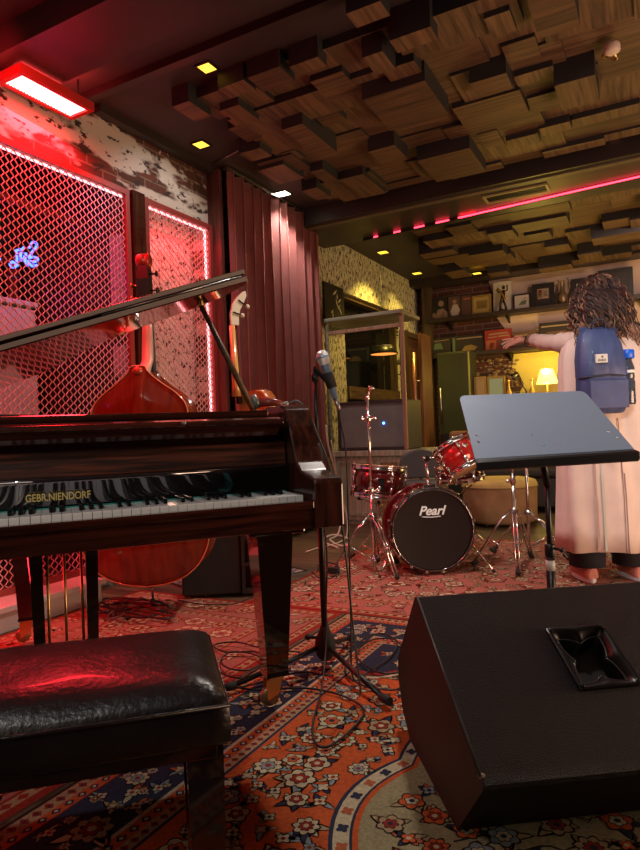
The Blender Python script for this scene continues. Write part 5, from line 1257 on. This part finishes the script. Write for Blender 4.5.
boxframe('framed_picture', 'picture', 'dark thick frame with a small print, left of the jug', 532, 554.5, D1, .31, mBlack, mSleeve, .05, extra=[(mPicG, 'poly', [(.25, .35), (.75, .35), (.75, .78), (.25, .78)]), (mPicW, 'poly', [(.48, .45), (.70, .45), (.70, .74), (.48, .74)]), (mPicR, 'poly', [(.28, .4), (.45, .4), (.45, .74), (.28, .74)])])
p = at_y(562, 290, 8.64)
jg = thing('jug', 'small brass jug with a tall handle between two dark frames', 'jug', (p.x, 8.65, D1))
mJug = mat('jug_brass', (.22, .15, .09), .35, .6)
b = MB(mJug); b.lathe([(.035, 0), (.045, .01), (.062, .05), (.066, .09), (.050, .14), (.026, .18), (.020, .24), (.026, .29), (.030, .30)], n=28); b.obj('body', jg)
b = MB(mJug); b.tube(smooth_path([(.022, 0, .28), (.055, 0, .33), (.085, 0, .29), (.085, 0, .20), (.060, 0, .12)], 6), .007, 8); b.obj('handle', jg)
b = MB(mJug); b.tube([(-.022, 0, .27), (-.04, 0, .30), (-.052, 0, .32)], .008, 8, True, [.012, .008, .006]); b.obj('spout', jg)
boxframe('framed_picture', 'picture', 'dark frame with a beige print, right of the jug', 571.5, 595.5, D1, .31, mBlack, mat('print_beige', (.34, .28, .21), .6), .065, extra=[(mPicG, 'disc', (.5, .52), .04)])
boxframe('framed_picture', 'picture', 'large black frame half hidden behind the curly hair', 599, 634, D1+.0, .37, mBlack, mSleeve, .05, extra=[(mPicR, 'poly', [(.2, .3), (.5, .3), (.5, .7), (.2, .7)])])
D2 = zs2+.001
boxframe('record_sleeve', 'record', 'dark green record sleeve, leftmost on the lower shelf above the fridge', 429, 449, D2, .25, mSleeve, mSleeve, .004, extra=[(mGreen, 'poly', [(.1, .35), (.6, .35), (.5, .7), (.2, .7)]), (mPicG, 'poly', [(.15, .8), (.9, .84), (.9, .88), (.15, .84)])])
boxframe('record_sleeve', 'record', 'dark record sleeve with yellow shape, second on the lower shelf', 450, 482, D2, .25, mSleeve, mSleeve, .004, extra=[(mFrGold, 'poly', [(.3, .15), (.4, .4), (.6, .45), (.8, .3), (.7, .12)]), (mPicG, 'poly', [(.15, .8), (.95, .8), (.95, .87), (.15, .87)]), (mGreen, 'poly', [(.02, .1), (.1, .1), (.1, .9), (.02, .9)])])
boxframe('record_sleeve', 'record', 'red record sleeve with an orange print beside the pointing hand', 483, 510, D2, .28, mPicR, mPicR, .004, extra=[(mOrg, 'poly', [(.05, .06), (.42, .06), (.42, .5), (.05, .5)]), (mPicR, 'poly', [(.15, .1), (.3, .1), (.33, .35), (.2, .42)]), (mPicG, 'poly', [(.12, .62), (.45, .64), (.45, .69), (.12, .67)]), (mPicG, 'poly', [(.5, .64), (.9, .66), (.9, .72), (.5, .70)]), (mPicG, 'poly', [(.15, .76), (.85, .78), (.85, .85), (.15, .83)]), (mTan2, 'poly', [(.5, .1), (.95, .1), (.95, .5), (.5, .5)])])
boxframe('record_sleeve', 'record', 'black wide record sleeve behind the outstretched arm', 538, 572, D2, .30, mSleeve, mSleeve, .004, extra=[(mPicG, 'poly', [(.05, .80), (.95, .80), (.95, .86), (.05, .86)]), (mTan2, 'poly', [(.2, .2), (.8, .2), (.8, .6), (.2, .6)])])
boxframe('record_sleeve', 'record', 'brown record sleeve low on the shelf between the hand and red sleeve', 511, 536, D2, .22, mTan2, mTan2, .004, extra=[(mPicG, 'poly', [(.1, .75), (.9, .75), (.9, .8), (.1, .8)])])
# ---- lit recess under the lower shelf: yellow wall, rubble brick edge
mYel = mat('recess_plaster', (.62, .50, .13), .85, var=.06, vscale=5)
def by(px, py, Y): q = at_y(px, py, Y); return (q.x, q.z)
zc = 1.12
pl_ = [by(514, 361, 8.78), by(512, 368, 8.78), by(519, 374, 8.78), by(524, 384, 8.78), by(520, 392, 8.78)] 
x9 = .6
pl_ = [(pl_[0][0], zs2-.06)] + pl_[1:] + [(pl_[-1][0], zc), (x9, zc), (x9, zs2-.06)]
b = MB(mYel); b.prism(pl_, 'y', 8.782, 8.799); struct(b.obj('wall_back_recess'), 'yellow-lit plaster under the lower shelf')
mRub = mat('rubble_stone', (.22, .14, .07), .8, var=.4, vscale=20)
b = MB(mRub); rs_ = random.Random(8)
for i in range(90):
    x = rs_.uniform(-2.3, -1.68); z = rs_.uniform(zc+.02, zs2-.09); s_ = rs_.uniform(.018, .034); b.ell((x, 8.80, z), (s_*1.4, .03, s_*.8), n=8, h=6)
o = b.obj('wall_back_rubble'); struct(o, 'rubble brick patch under the lower shelf')
# counter
mCounter = wood('counter_wood', (.07, .04, .028), (.15, .085, .055), .5, 0, .6)
ct = thing('bar_counter', 'dark brown wooden counter along the back wall under the lamp', 'counter', (-2.08, 8.05, 0))
boxobj('front', mCounter, 0, 3.2, .04, .70, 0, 1.06, parent=ct); boxobj('countertop', mShelf, -.03, 3.25, 0, .72, 1.06, 1.115, parent=ct, bev=.005)
for k in range(4):
    b = MB(mMahogMatte); b.box(.1+k*.8, .8+k*.8, .022, .04, .15, .19); b.box(.1+k*.8, .8+k*.8, .022, .04, .9, .94); b.box(.1+k*.8, .14+k*.8, .022, .04, .19, .9); b.box(.76+k*.8, .8+k*.8, .022, .04, .19, .9); b.obj('panel', ct)
# table lamp with glowing shade
p = at_y(547, 378, 8.35)
tl = thing('table_lamp', 'glowing yellow table lamp on the counter at the back', 'lamp', (p.x, 8.35, 1.116))
hz = p.z-1.116
b = MB(mBrass); b.lathe([(.06, 0), (.06, .01), (.02, .025), (.012, .05), (.02, .08), (.010, .12), (.008, hz-.02)], n=20); b.obj('base', tl)
b = MB(mat('shade_glow', (1, .8, .4), .6, emit=(1, .66, .10), es=3.2)); b.lathe([(.075, .11), (.13, -.07), (.127, -.07), (.072, .11)], (0, 0, hz), n=32, caps=False); b.obj('lamp_shade', tl)
b = MB(mat('bulb_glow', (1, 1, .8), .5, emit=(1, .88, .42), es=14)); b.ell((0, 0, hz-.02), (.035, .035, .05), n=12, h=8); b.obj('bulb', tl)
lamp('table_lamp_light', 'POINT', (p.x, 8.25, p.z+.12), 22, (1, .70, .12), size=.07)
# things on the counter
def small(nm, lab, cat, px, py0, w_, h_, m, kind='box'):
    q = at_y(px, py0, 8.3); t = thing(nm, lab, cat, (q.x, 8.3, 1.116))
    if kind == 'frame':
        boxobj('frame', mFrGold, -w_/2, w_/2, 0, .03, 0, h_, parent=t, bev=.004); boxobj('picture', m, -w_/2+.03, w_/2-.03, -.004, 0, .03, h_-.03, parent=t)
    elif kind == 'bottle':
        b = MB(m); b.lathe([(.03, 0), (.034, .01), (.034, h_*.55), (.012, h_*.75), (.012, h_)], n=18); b.obj('body', t); b = MB(mBrass); b.lathe([(.014, h_-.02), (.014, h_+.01)], n=12); b.obj('cap', t)
    return t
small('framed_picture', 'gold framed picture on the counter, left of the grey screen', 'picture', 480, 385, .16, .44, mPicG, 'frame')
small('small_screen', 'small grey-green screen on the counter, its bright reflection put in as a faint glow', 'screen', 496, 385, .23, .43, mat('screen_grey', (.20, .24, .18), .15, emit=(.5, .6, .35), es=.12), 'frame')  # weak emission imitates the reflection on the screen
for px_, lb in ((509, 'small golden bottle right of the grey screen on the counter'), (532, 'small yellow bottle left of the table lamp'), (561, 'small yellow bottle right of the table lamp')):
    small('bottle', lb, 'bottle', px_, 388, .1, .36, mat('bottle_amber', (.42, .26, .06), .2), 'bottle')
p = at_y(518, 385, 8.2)
dl = thing('desk_lamp', 'black bent desk lamp on the counter before the rubble brick', 'lamp', (p.x+.05, 8.2, 1.116))
b = MB(mBlackMetal); b.lathe([(.06, 0), (.06, .02), (.01, .03)], n=18); b.obj('base', dl)
b = MB(mBlackMetal); b.tube([(0, 0, .02), (.05, 0, .20), (-.06, 0, .42)], .010, 8); b.obj('arm', dl)
b = MB(mBlackMetal); b.lathe([(.022, 0), (.045, .07), (.045, .08)], (-.055, 0, .43), (-.8, -.2, -.5), 16); b.lathe([(.022, -.02), (.022, 0)], (-.055, 0, .43), (-.8, -.2, -.5), 16); b.obj('lamp_head', dl)
# fridge
q0 = at_y(436, 350, 8.15); q1 = at_y(468, 350, 8.15)
fg_ = thing('fridge', 'tall dark green fridge in the back corner below the record shelves', 'fridge', (q0.x, 8.15, 0))
wF = q1.x-q0.x; hF = q1.z
mFr = mat('fridge_green', (.035, .040, .022), .35, coat=.2)
boxobj('body', mFr, 0, wF, .04, .395, .03, hF, parent=fg_, bev=.008); boxobj('door', mFr, .01, wF-.01, 0, .038, .05, hF-.02, parent=fg_, bev=.006)
b = MB(mSteel); b.cyl((.05, -.03, hF*.5), (.05, -.03, hF*.75), .010, n=10); b.cyl((.05, -.03, hF*.5), (.05, 0, hF*.5), .006, n=6); b.cyl((.05, -.03, hF*.75), (.05, 0, hF*.75), .006, n=6); b.obj('handle', fg_)
boxobj('edge_strip', mat('fridge_edge_light', (.28, .28, .10), .4), wF-.009, wF+.004, -.004, .038, .05, hF-.02, parent=fg_, label='door edge with the light on it painted pale yellow'); boxobj('plinth', mBlack, .03, wF-.03, .06, .37, 0, .03, parent=fg_)  # strip colour paints the light caught along the door edge
# ottoman
ot = thing('ottoman', 'round tan ottoman with yellowish top between the drums and back counter', 'ottoman', L(1.64, 5.85, 0), YAW)
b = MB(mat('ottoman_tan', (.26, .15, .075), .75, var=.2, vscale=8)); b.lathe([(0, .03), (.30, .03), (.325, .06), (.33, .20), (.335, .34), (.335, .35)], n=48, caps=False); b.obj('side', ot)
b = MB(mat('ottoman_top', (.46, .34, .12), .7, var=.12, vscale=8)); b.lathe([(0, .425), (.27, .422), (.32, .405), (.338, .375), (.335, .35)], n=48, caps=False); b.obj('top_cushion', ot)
b = MB(mat('ottoman_piping', (.20, .11, .05), .7)); b.tube([Vector((.339*cos(2*pi*i/48), .339*sin(2*pi*i/48), .352)) for i in range(49)], .006, 6); b.obj('piping', ot)
for a in (.8, 2.4, 3.9, 5.5):
    b = MB(mBlack); b.cyl((.24*cos(a), .24*sin(a), 0), (.24*cos(a), .24*sin(a), .03), .02, n=10); b.obj('foot', ot)
# sofa behind
sf = thing('sofa', 'dark low sofa behind the ottoman with pinkish-brown back cushions', 'sofa', L(2.05, 6.85, 0), YAW-radians(25))
mSofa = mat('sofa_dark', (.018, .016, .016), .6); mSofaB = mat('sofa_cushion', (.20, .09, .07), .7, var=.15, vscale=6)
boxobj('base', mSofa, -.85, .85, -.35, .45, .06, .36, parent=sf, bev=.02)
boxobj('seat', mSofa, -.70, .70, -.38, .25, .365, .46, parent=sf, bev=.03)
for x0 in (-.70, .01): boxobj('back_cushion', mSofaB, x0, x0+.69, .15, .34, .465, .86, parent=sf, bev=.04)
boxobj('backrest', mSofa, -.85, .85, .345, .46, .36, .84, parent=sf, bev=.02)
for x0 in (-.87, .72): boxobj('armrest', mSofa, x0, x0+.14, -.36, .34, .365, .60, parent=sf, bev=.03)
for x0 in (-.8, .75):
    for y0 in (-.3, .38): boxobj('foot', mBlack, x0, x0+.05, y0, y0+.05, 0, .06, parent=sf)
# ============================================================ PERSON with backpack and bottle
pe = thing('person', 'person with long curly hair and long beige coat seen from behind, left arm pointing', 'person', L(1.63, 3.62, RZ), YAW)
def skin_body(name, nodes, edges, parent, m, extra=None, sub=2):
    me = bpy.data.meshes.new(name); me.from_pydata([n[0] for n in nodes], edges, []); o = bpy.data.objects.new(name, me); COL.objects.link(o)
    md = o.modifiers.new('skin', 'SKIN'); sv = me.skin_vertices[0].data if me.skin_vertices else None
    if sv is None:
        bm_ = bmesh.new(); bm_.from_mesh(me); bm_.verts.layers.skin.verify(); bm_.to_mesh(me); bm_.free(); sv = me.skin_vertices[0].data
    for i, n in enumerate(nodes):
        r = n[1]; sv[i].radius = (r, r) if not isinstance(r, tuple) else r
    sv[0].use_root = True
    s2 = o.modifiers.new('sub', 'SUBSURF'); s2.levels = sub; s2.render_levels = sub
    dg = bpy.context.evaluated_depsgraph_get(); m2 = bpy.data.meshes.new_from_object(o.evaluated_get(dg)); bpy.data.objects.remove(o)
    for p in m2.polygons: p.use_smooth = True
    if extra:
        bm_ = bmesh.new(); bm_.from_mesh(m2); extra(bm_)
        for f in bm_.faces: f.smooth = True
        bm_.to_mesh(m2); bm_.free()
    m2.materials.clear(); m2.materials.append(m)
    o2 = bpy.data.objects.new(name, m2); COL.objects.link(o2); o2.parent = parent; return o2
N_, E_ = [], []
def nd(p, r, prev=None):
    N_.append((Vector(p), r)); i = len(N_)-1
    if prev is not None: E_.append((prev, i))
    return i
pel = nd((0, 0, .90), (.14, .11)); wst = nd((0, 0, 1.05), (.125, .095), pel); ch = nd((0, .0, 1.25), (.15, .10), wst); shd = nd((0, .0, 1.39), (.10, .08), ch)
nk_ = nd((0, .01, 1.46), .052, shd); hd = nd((0, .025, 1.54), (.062, .075), nk_); hd2 = nd((0, .03, 1.62), (.078, .092), hd); hd3 = nd((0, .025, 1.69), (.055, .065), hd2)
legs_ = []
for s_ in (-1, 1):
    hp_ = nd((s_*.09, 0, .82), .085, pel); kn = nd((s_*.11, .01, .47), .055, hp_); an = nd((s_*.125, 0, .09), .036, kn); bl = nd((s_*.13, .07, .035), .032, an); nd((s_*.14, .15, .025), .024, bl)
# left arm reaching out to the left and away; right arm at the side
sl = nd((-.15, .01, 1.385), .055, shd); el = nd((-.225, .25, 1.40), .036, sl)
WR = Vector((-.265, .47, 1.452)); wr = nd(WR, (.026, .020), el)
sr = nd((.15, .01, 1.385), .055, shd); er = nd((.22, .05, 1.12), .042, sr); wr2 = nd((.25, .17, .93), .026, er)
def hand(wi, W, d, up, side, curl, pointing=False):
    """palm and five fingers growing from the wrist; d = pointing direction, side = thumb side"""
    d = d.normalized(); side = (side - d*side.dot(d)).normalized(); nrm_ = d.cross(side).normalized()
    palm = nd(W+d*.05, (.034, .017), wi)
    for k, (off, ln, c_) in enumerate(((.026, .072, 0 if pointing else curl), (.009, .080, curl*.45 if pointing else curl), (-.009, .074, curl*.8 if pointing else curl), (-.025, .058, curl*1.0))):
        b0 = W+d*.088+side*off; i0 = nd(b0, .0090, palm); p_ = b0; dd_ = d.copy(); pi_ = i0
        for j, f_ in enumerate((.45, .32, .23)):
            a_ = c_*(.35+.5*j); dd_ = (d*cos(a_)+up*(-sin(a_))).normalized(); p_ = p_+dd_*ln*f_; pi_ = nd(p_, (.0085, .0078, .0066)[j], pi_)
    t0 = nd(W+d*.03+side*.030, .0105, palm); t1 = nd(W+d*.058+side*.052-up*.008, .0095, t0); nd(W+d*.082+side*.058-up*.014, .0078, t1)
hd_dir = Vector((-.86, .42, -.02)); hand(wr, WR, hd_dir, Vector((0, 0, 1)), Vector((.3, .55, .75)), .75, True)
hand(wr2, Vector((.25, .17, .93)), Vector((-.05, .2, -1)), Vector((0, 1, 0)), Vector((-.2, 1, 0)), .5)
def face_bits(bm_):
    def e_(c, r):
        bmesh.ops.create_uvsphere(bm_, u_segments=12, v_segments=8, radius=1, matrix=Matrix.Translation(c) @ Matrix.Diagonal((*r, 1)))
    e_((0, .125, 1.585), (.013, .020, .020)); e_((0, .105, 1.60), (.009, .02, .03)); e_((0, .112, 1.550), (.024, .012, .008)); e_((-.082, .02, 1.60), (.010, .018, .030)); e_((.082, .02, 1.60), (.010, .018, .030)); e_((-.032, .103, 1.615), (.013, .012, .010)); e_((.032, .103, 1.615), (.013, .012, .010)); e_((0, .085, 1.52), (.03, .025, .02))
skin_body('body', N_, E_, pe, mSkin, face_bits)
# trousers
b = MB(mTrouser)
for s_ in (-1, 1):
    b.loft([[(s_*x0+rx*cos(a), y0+ry*sin(a), z) for a in [2*pi*i/20 for i in range(20)]] for z, x0, y0, rx, ry in ((.93, .06, 0, .12, .12), (.80, .085, 0, .11, .11), (.48, .105, .01, .095, .095), (.20, .12, .01, .098, .10), (.085, .125, .01, .098, .105))], cap=True)
b.obj('trousers', pe, 'wide dark trousers')
mShoe = mat('shoe_pink', (.45, .16, .12), .6); mSole = mat('shoe_sole', (.62, .62, .66), .5)
for s_ in (-1, 1):
    x0 = s_*.135; b = MB(mShoe)
    sh = [[(x0+w_*cos(a), y, .03+max(0, sin(a))*h_+min(0, sin(a))*.008) for a in [2*pi*i/16 for i in range(16)]] for y, w_, h_ in ((-.085, .02, .05), (-.07, .038, .075), (-.02, .042, .09), (.05, .044, .065), (.11, .046, .045), (.155, .036, .03), (.172, .015, .015))]
    b.loft(sh, cap=True); shoe = b.obj('shoe', pe, 'pinkish trainer')
    b = MB(mSole); so = [(x0+.046*cos(a)*(1 if abs(sin(a)) < .9 else .8), .045+.135*sin(a)) for a in [2*pi*i/28 for i in range(28)]]; b.prism(so, 'z', 0, .030, bev=.005); b.obj('sole', shoe, 'white sole')
# coat
mCoat = mat('coat_beige', (.62, .51, .46), .8, var=.06, vscale=10, bump=.15, bscale=300)
mCoat.node_tree.nodes['Principled BSDF'].inputs['Sheen Weight'].default_value = .2
def coat_ring(z, rx, ry, fold, ph, n=96, x0=0, y0=0):
    o_ = []
    for i in range(n):
        a = 2*pi*i/n - pi/2
        f_ = fold*(sin(a*7+ph)+.6*sin(a*12+ph*2.1)+.4*noise.noise(Vector((cos(a)*3, sin(a)*3, z*3))))
        sq = 1/(abs(cos(a))**2.6+abs(sin(a))**2.6)**(1/2.6)
        o_.append((x0+(rx+f_)*cos(a)*sq, y0+(ry+f_)*sin(a)*sq, z+.008*sin(a*3+1)*(z < .3)))
    return o_
Rg = [(.185, .275, .20, .014, 0), (.30, .27, .195, .013, .25), (.48, .262, .19, .012, .5), (.66, .254, .18, .011, .9), (.82, .246, .172, .009, 1.3), (.95, .24, .165, .008, 1.7), (1.05, .238, .158, .007, 2.0), (1.17, .238, .158, .006, 2.2), (1.28, .230, .150, .004, 2.4), (1.36, .205, .125, .003, 2.4), (1.41, .155, .095, .002, 2.4), (1.44, .10, .075, .001, 2.4), (1.455, .075, .066, .0, 2.4)]
b = MB(mCoat); rings = [coat_ring(*q) for q in Rg]
inner = [[(x*.97, y*.97, z) for x, y, z in rings[0]]]
b.loft([[(x*.80, y*.80, z+.20) for x, y, z in rings[0]]]+inner+rings); b.obj('coat', pe, 'long beige coat')
# seams, vent, belt tab on the back of the coat
b = MB(mat('coat_seam', (.36, .24, .20), .8))
def back_pt(x, z, out_=.004):
    best = None
    for q in range(len(Rg)-1):
        if Rg[q][0] <= z <= Rg[q+1][0]:
            t_ = (z-Rg[q][0])/(Rg[q+1][0]-Rg[q][0]); ra, rb = rings[q], rings[q+1]
            ys = []
            for i in range(96):
                p0_, p1_ = Vector(ra[i]).lerp(Vector(rb[i]), t_), Vector(ra[(i+1) % 96]).lerp(Vector(rb[(i+1) % 96]), t_)
                if (p0_.x-x)*(p1_.x-x) <= 0 and p0_.y < 0: ys.append(min(p0_.y, p1_.y))
            if ys: return Vector((x, min(ys)-out_, z))
    return Vector((x, -.15, z))
for x_, z0, z1 in ((0.0, .19, .92), (.012, .19, .62)):
    b.tube([back_pt(x_, z0+(z1-z0)*i/24, .001) for i in range(25)], .0028, 5)
b.obj('coat_vent', pe, 'centre back vent and seam')
mStr = mat('coat_stripe', (.40, .42, .38), .8)
for x_ in (-.135, -.10):
    b = MB(mStr if x_ > -.11 else MATS['coat_seam']); P_ = [back_pt(x_, .20+.75*i/30, .002) for i in range(31)]
    for p, q in zip(P_, P_[1:]): b.poly([p+Vector((-.006, 0, 0)), p+Vector((.006, 0, 0)), q+Vector((.006, 0, 0)), q+Vector((-.006, 0, 0))])
    b.obj('coat_braid', pe, 'vertical braid on the coat', recalc=False)
# sleeves
b = MB(mCoat)
def sleeve(P, R, wr_=.006):
    PP = smooth_path(P, 7); n = len(PP); rs = []
    for i in range(n):
        t_ = i/(n-1)*(len(R)-1); k = min(int(t_), len(R)-2); rs.append(R[k]+(R[k+1]-R[k])*(t_-k)+wr_*sin(i*1.7)*.6+wr_*sin(i*.9+1)*.5)
    b.tube(PP, .05, 18, True, rs)
SL = Vector((-.145, .0, 1.375)); EL_ = Vector((-.225, .25, 1.405))
sleeve([SL+Vector((.03, -.01, 0)), SL+Vector((-.03, .08, .0)), EL_, WR+Vector((.025, -.06, -.010))], [.068, .058, .046, .040])
b.obj('sleeve', pe)
b = MB(mCoat); sleeve([(.13, 0, 1.37), (.19, .02, 1.25), (.225, .05, 1.10), (.25, .15, .97)], [.075, .075, .066, .055]); b.obj('sleeve', pe)
b = MB(mTrouser); dW = (WR-EL_).normalized(); b.lathe([(.044, -.006), (.046, 0), (.046, .006), (.044, .010)], WR-dW*.055, dW, 20, caps=False); b.obj('cuff_band', pe, 'dark knitted cuff band')
b = MB(mWhite); b.lathe([(.036, -.01), (.033, .012)], WR-dW*.035, dW, 20, caps=False); b.obj('cuff_band', pe, 'white knitted cuff band')
# collar lying over the shoulders
b = MB(mCoat); cl_ = []
for (rr1, rr2_, z) in ((.070, .062, 1.475), (.088, .078, 1.47), (.125, .105, 1.425), (.150, .118, 1.395), (.148, .115, 1.388)):
    cl_.append([(rr1*cos(a), .005-rr2_*sin(a)*1.0, z+.004*sin(5*a)) for a in [radians(-20)+radians(220)*i/30 for i in range(31)]])
b.loft(cl_, close=False); b.obj('collar', pe)
# hair: scalp cap with many curls
mHair = mat('hair_brown', (.060, .028, .020), .5, var=.5, vscale=25); mHair2 = mat('hair_light', (.28, .14, .08), .5, var=.4, vscale=25); mHair3 = mat('hair_dark', (.028, .014, .014), .5, var=.3, vscale=25)
hr = random.Random(5)
b = MB(mHair3); b.ell((.0, -.01, 1.615), (.115, .115, .125), n=24, h=16); b.loft([[(rx*cos(a)*(1+.06*sin(7*a)), -.05+ry*sin(a), z) for a in [2*pi*i/28 for i in range(28)]] for z, rx, ry in ((1.64, .115, .10), (1.55, .145, .10), (1.47, .155, .095), (1.41, .135, .07), (1.36, .09, .045))], cap=True)
hb_ = b.obj('hair', pe, 'long brown curly hair')
for gi, (mm_, cnt) in enumerate(((mHair, 420), (mHair2, 230), (mHair3, 150))):
    b = MB(mm_)
    for _ in range(cnt):
        th = hr.uniform(pi*.92, pi*2.08) if gi != 1 else hr.choice([hr.uniform(pi*.9, pi*1.25), hr.uniform(pi*1.2, pi*2.1)])
        ph_ = hr.uniform(.05, 1.35); st_ = Vector((.105*cos(th)*sin(ph_), -.005+.10*sin(th)*sin(ph_), 1.615+.125*cos(ph_)))
        outd = Vector((cos(th), sin(th), 0)); ln = hr.uniform(.16, .34) if gi != 1 else hr.uniform(.24, .40)
        wv = hr.uniform(.010, .022); fr = hr.uniform(2.5, 4.5); ph0 = hr.uniform(0, 6.28); pts_ = []
        spread = hr.uniform(.3, 1.0)
        for k in range(19):
            t_ = k/18; drop = ln*t_; rad = .105*sin(ph_)+spread*.085*sin(min(1, t_*1.4)*pi*.5)
            z_ = st_.z + .03*sin(pi*min(1, t_*3))*0.6 - drop*(.35+.65*t_) 
            z_ = max(z_, 1.27)
            p_ = Vector((outd.x*rad, -.01+outd.y*rad*.85, z_)) + Vector((cos(fr*2*pi*t_+ph0)*wv, sin(fr*2*pi*t_+ph0)*wv*.8, 0))*(.3+t_)
            if p_.z < 1.45: p_.y = min(p_.y, -.115)
            pts_.append(p_)
        w0 = hr.uniform(.0045, .0075); b.tube(pts_, w0, 5, True, [w0*(1-.6*(k/18)) for k in range(19)])
    b.obj('curls', hb_, ['brown curls', 'light brown curls', 'dark curls'][gi])
# ---- backpack
bp = thing('backpack', 'navy blue backpack with a white patch on the back of the beige coat', 'backpack', L(1.535, 3.45, 0), YAW); bp.scale = (.84, 1, 1)
mNavy = mat('nylon_navy', (.045, .070, .185), .55, var=.12, vscale=14, bump=.9, bscale=16, coat=.05)
mNavyD = mat('nylon_dark', (.012, .015, .03), .6)
def brg(z, rx, ry, y0, fd=.008, n=40):
    o_ = []
    for i in range(n):
        a = 2*pi*i/n; sq = 1/(abs(cos(a))**3.4+abs(sin(a))**3.4)**(1/3.4)
        f_ = fd*noise.noise(Vector((cos(a)*4, sin(a)*4, z*14)))*2
        o_.append(((rx+f_)*cos(a)*sq, y0+(ry+f_)*sin(a)*sq, z))
    return o_
b = MB(mNavy); b.loft([brg(z, rx, ry, y0) for z, rx, ry, y0 in ((.955, .115, .03, -.02), (.962, .135, .055, -.02), (.99, .145, .075, -.025), (1.06, .150, .085, -.03), (1.14, .150, .083, -.03), (1.155, .149, .079, -.03), (1.165, .149, .083, -.03), (1.25, .145, .080, -.025), (1.33, .130, .070, -.015), (1.39, .105, .052, -.005), (1.42, .07, .03, .0), (1.428, .04, .015, .0))], cap=True); b.obj('main_body', bp)
b = MB(mNavyD); P_ = []
for i in range(25):
    a = pi+pi*i/24; sq = 1/(abs(cos(a))**3.4+abs(sin(a))**3.4)**(1/3.4); P_.append(Vector((.150*cos(a)*sq, -.03+.086*sin(a)*sq, 1.160-.012*abs(cos(a)))))
b.tube(P_, .005, 6); b.obj('zip', bp, 'dark horizontal zip')
b = MB(mNavy); b.loft([[(x*s_, y, z) for x, y, z in ((-.125, yo, .985), (.125, yo, .985), (.128, yo, 1.13), (-.128, yo, 1.13))] for yo, s_ in ((-.10, 1), (-.128, .93))], cap=True, smooth=False); b.obj('front_pocket', bp)
b = MB(mat('patch_white', (.60, .60, .56), .7)); b.box(-.062+.005, .010+.005, -.1245, -.108, 1.225, 1.270, Matrix.Translation((-.018, 0, 0)))
pt_ = b.obj('patch', bp, 'white cloth patch')
b = MB(mat('patch_ink', (.10, .10, .11), .7))
for k in range(6):
    b.box(-.050+k*.0085, -.0445+k*.0085, -.1252, -.1243, 1.232, 1.242+.003*(k % 2), Matrix.Translation((-.014, 0, 0)))
b.ell((-.036, -.1250, 1.256), (.007, .001, .006), n=8, h=6); b.obj('patch_mark', pt_, 'small dark wordmark')
b = MB(mNavyD); b.tube(smooth_path([(-.045, -.02, 1.415), (-.035, -.035, 1.455), (0, -.045, 1.468), (.035, -.035, 1.455), (.045, -.02, 1.415)], 5), .008, 8); b.obj('haul_loop', bp)
for s_ in (-1, 1):
    b = MB(mNavy)
    P_ = smooth_path([(s_*.085, -.01, 1.35), (s_*.095+.03, .03, 1.415), (s_*.10+.06, .09, 1.452), (s_*.105+.08, .18, 1.455), (s_*.11+.09, .26, 1.38), (s_*.11+.09, .275, 1.28)], 6)
    b.loft([[(p.x-.028, p.y, p.z), (p.x+.028, p.y, p.z), (p.x+.028, p.y+.004, p.z+.010), (p.x-.028, p.y+.004, p.z+.010)] for p in P_], cap=True, smooth=False); b.obj('shoulder_strap', bp)
b = MB(mNavyD)
b.loft([[(.125+.055*cos(a)*1, -.01+.05*sin(a), z) for a in [2*pi*i/20 for i in range(20)]] for z in (.985, 1.09)]); b.obj('side_pocket', bp, 'dark mesh side pocket')
# ---- bottle in the side pocket
wb = thing('water_bottle', 'dark clear water bottle with a blue cap in the backpack side pocket', 'bottle', bp.matrix_basis @ Vector((0, 0, 0)), YAW)
wb.location = L(1.535, 3.45, 0) + R0*.142 + F0*(-.035) + Vector((0, 0, 1.0))
mBot = mat('bottle_plastic', (.05, .07, .10), .08, alpha=.85, spec=.8, coat=.5)
b = MB(mBot); b.lathe([(.0, 0), (.033, .0), (.037, .01), (.037, .12), (.033, .135), (.037, .15), (.036, .20), (.024, .235), (.022, .25)], n=28, caps=False); b.obj('body', wb)
b = MB(mat('cap_blue', (.01, .12, .72), .35)); b.lathe([(.032, .248), (.038, .252), (.038, .290), (.034, .296), (0, .298)], n=28, caps=False); b.obj('cap', wb)
b = MB(mWhite); b.lathe([(.0375, .17), (.0375, .185)], n=24, caps=False); b.obj('label_band', wb)

# ---------- groups of repeats
GR = {'record_sleeve': 'record sleeves on the back wall shelves', 'framed_picture': 'framed pictures on the back wall shelves', 'floor_cable': 'cables lying on the rugs', 'piano_cable': 'cables lying on the piano',
      'persian_rug': 'patterned rugs on the floor', 'mesh_screen': 'metal mesh screens on the left wall', 'bottle': 'small bottles on the counter', 'cymbal_stand': 'chrome stands right of the drums', 'acoustic_ceiling_panel': 'wood block fields on the ceiling', 'wall_shelf': 'dark shelves on the back wall', 'white_cable': 'white cables beside the cabinet', 'microphone_cable': 'cables at the microphone stand', 'snare_drum': 'drums of the drum kit', 'rack_tom': 'drums of the drum kit', 'bass_drum': 'drums of the drum kit', 'snare_stand': 'snare stands of the drum kit'}
for o in list(COL.objects):
    k = o.name.split('.')[0]
    if o.parent is None and k in GR and 'group' not in o: o['group'] = GR[k]
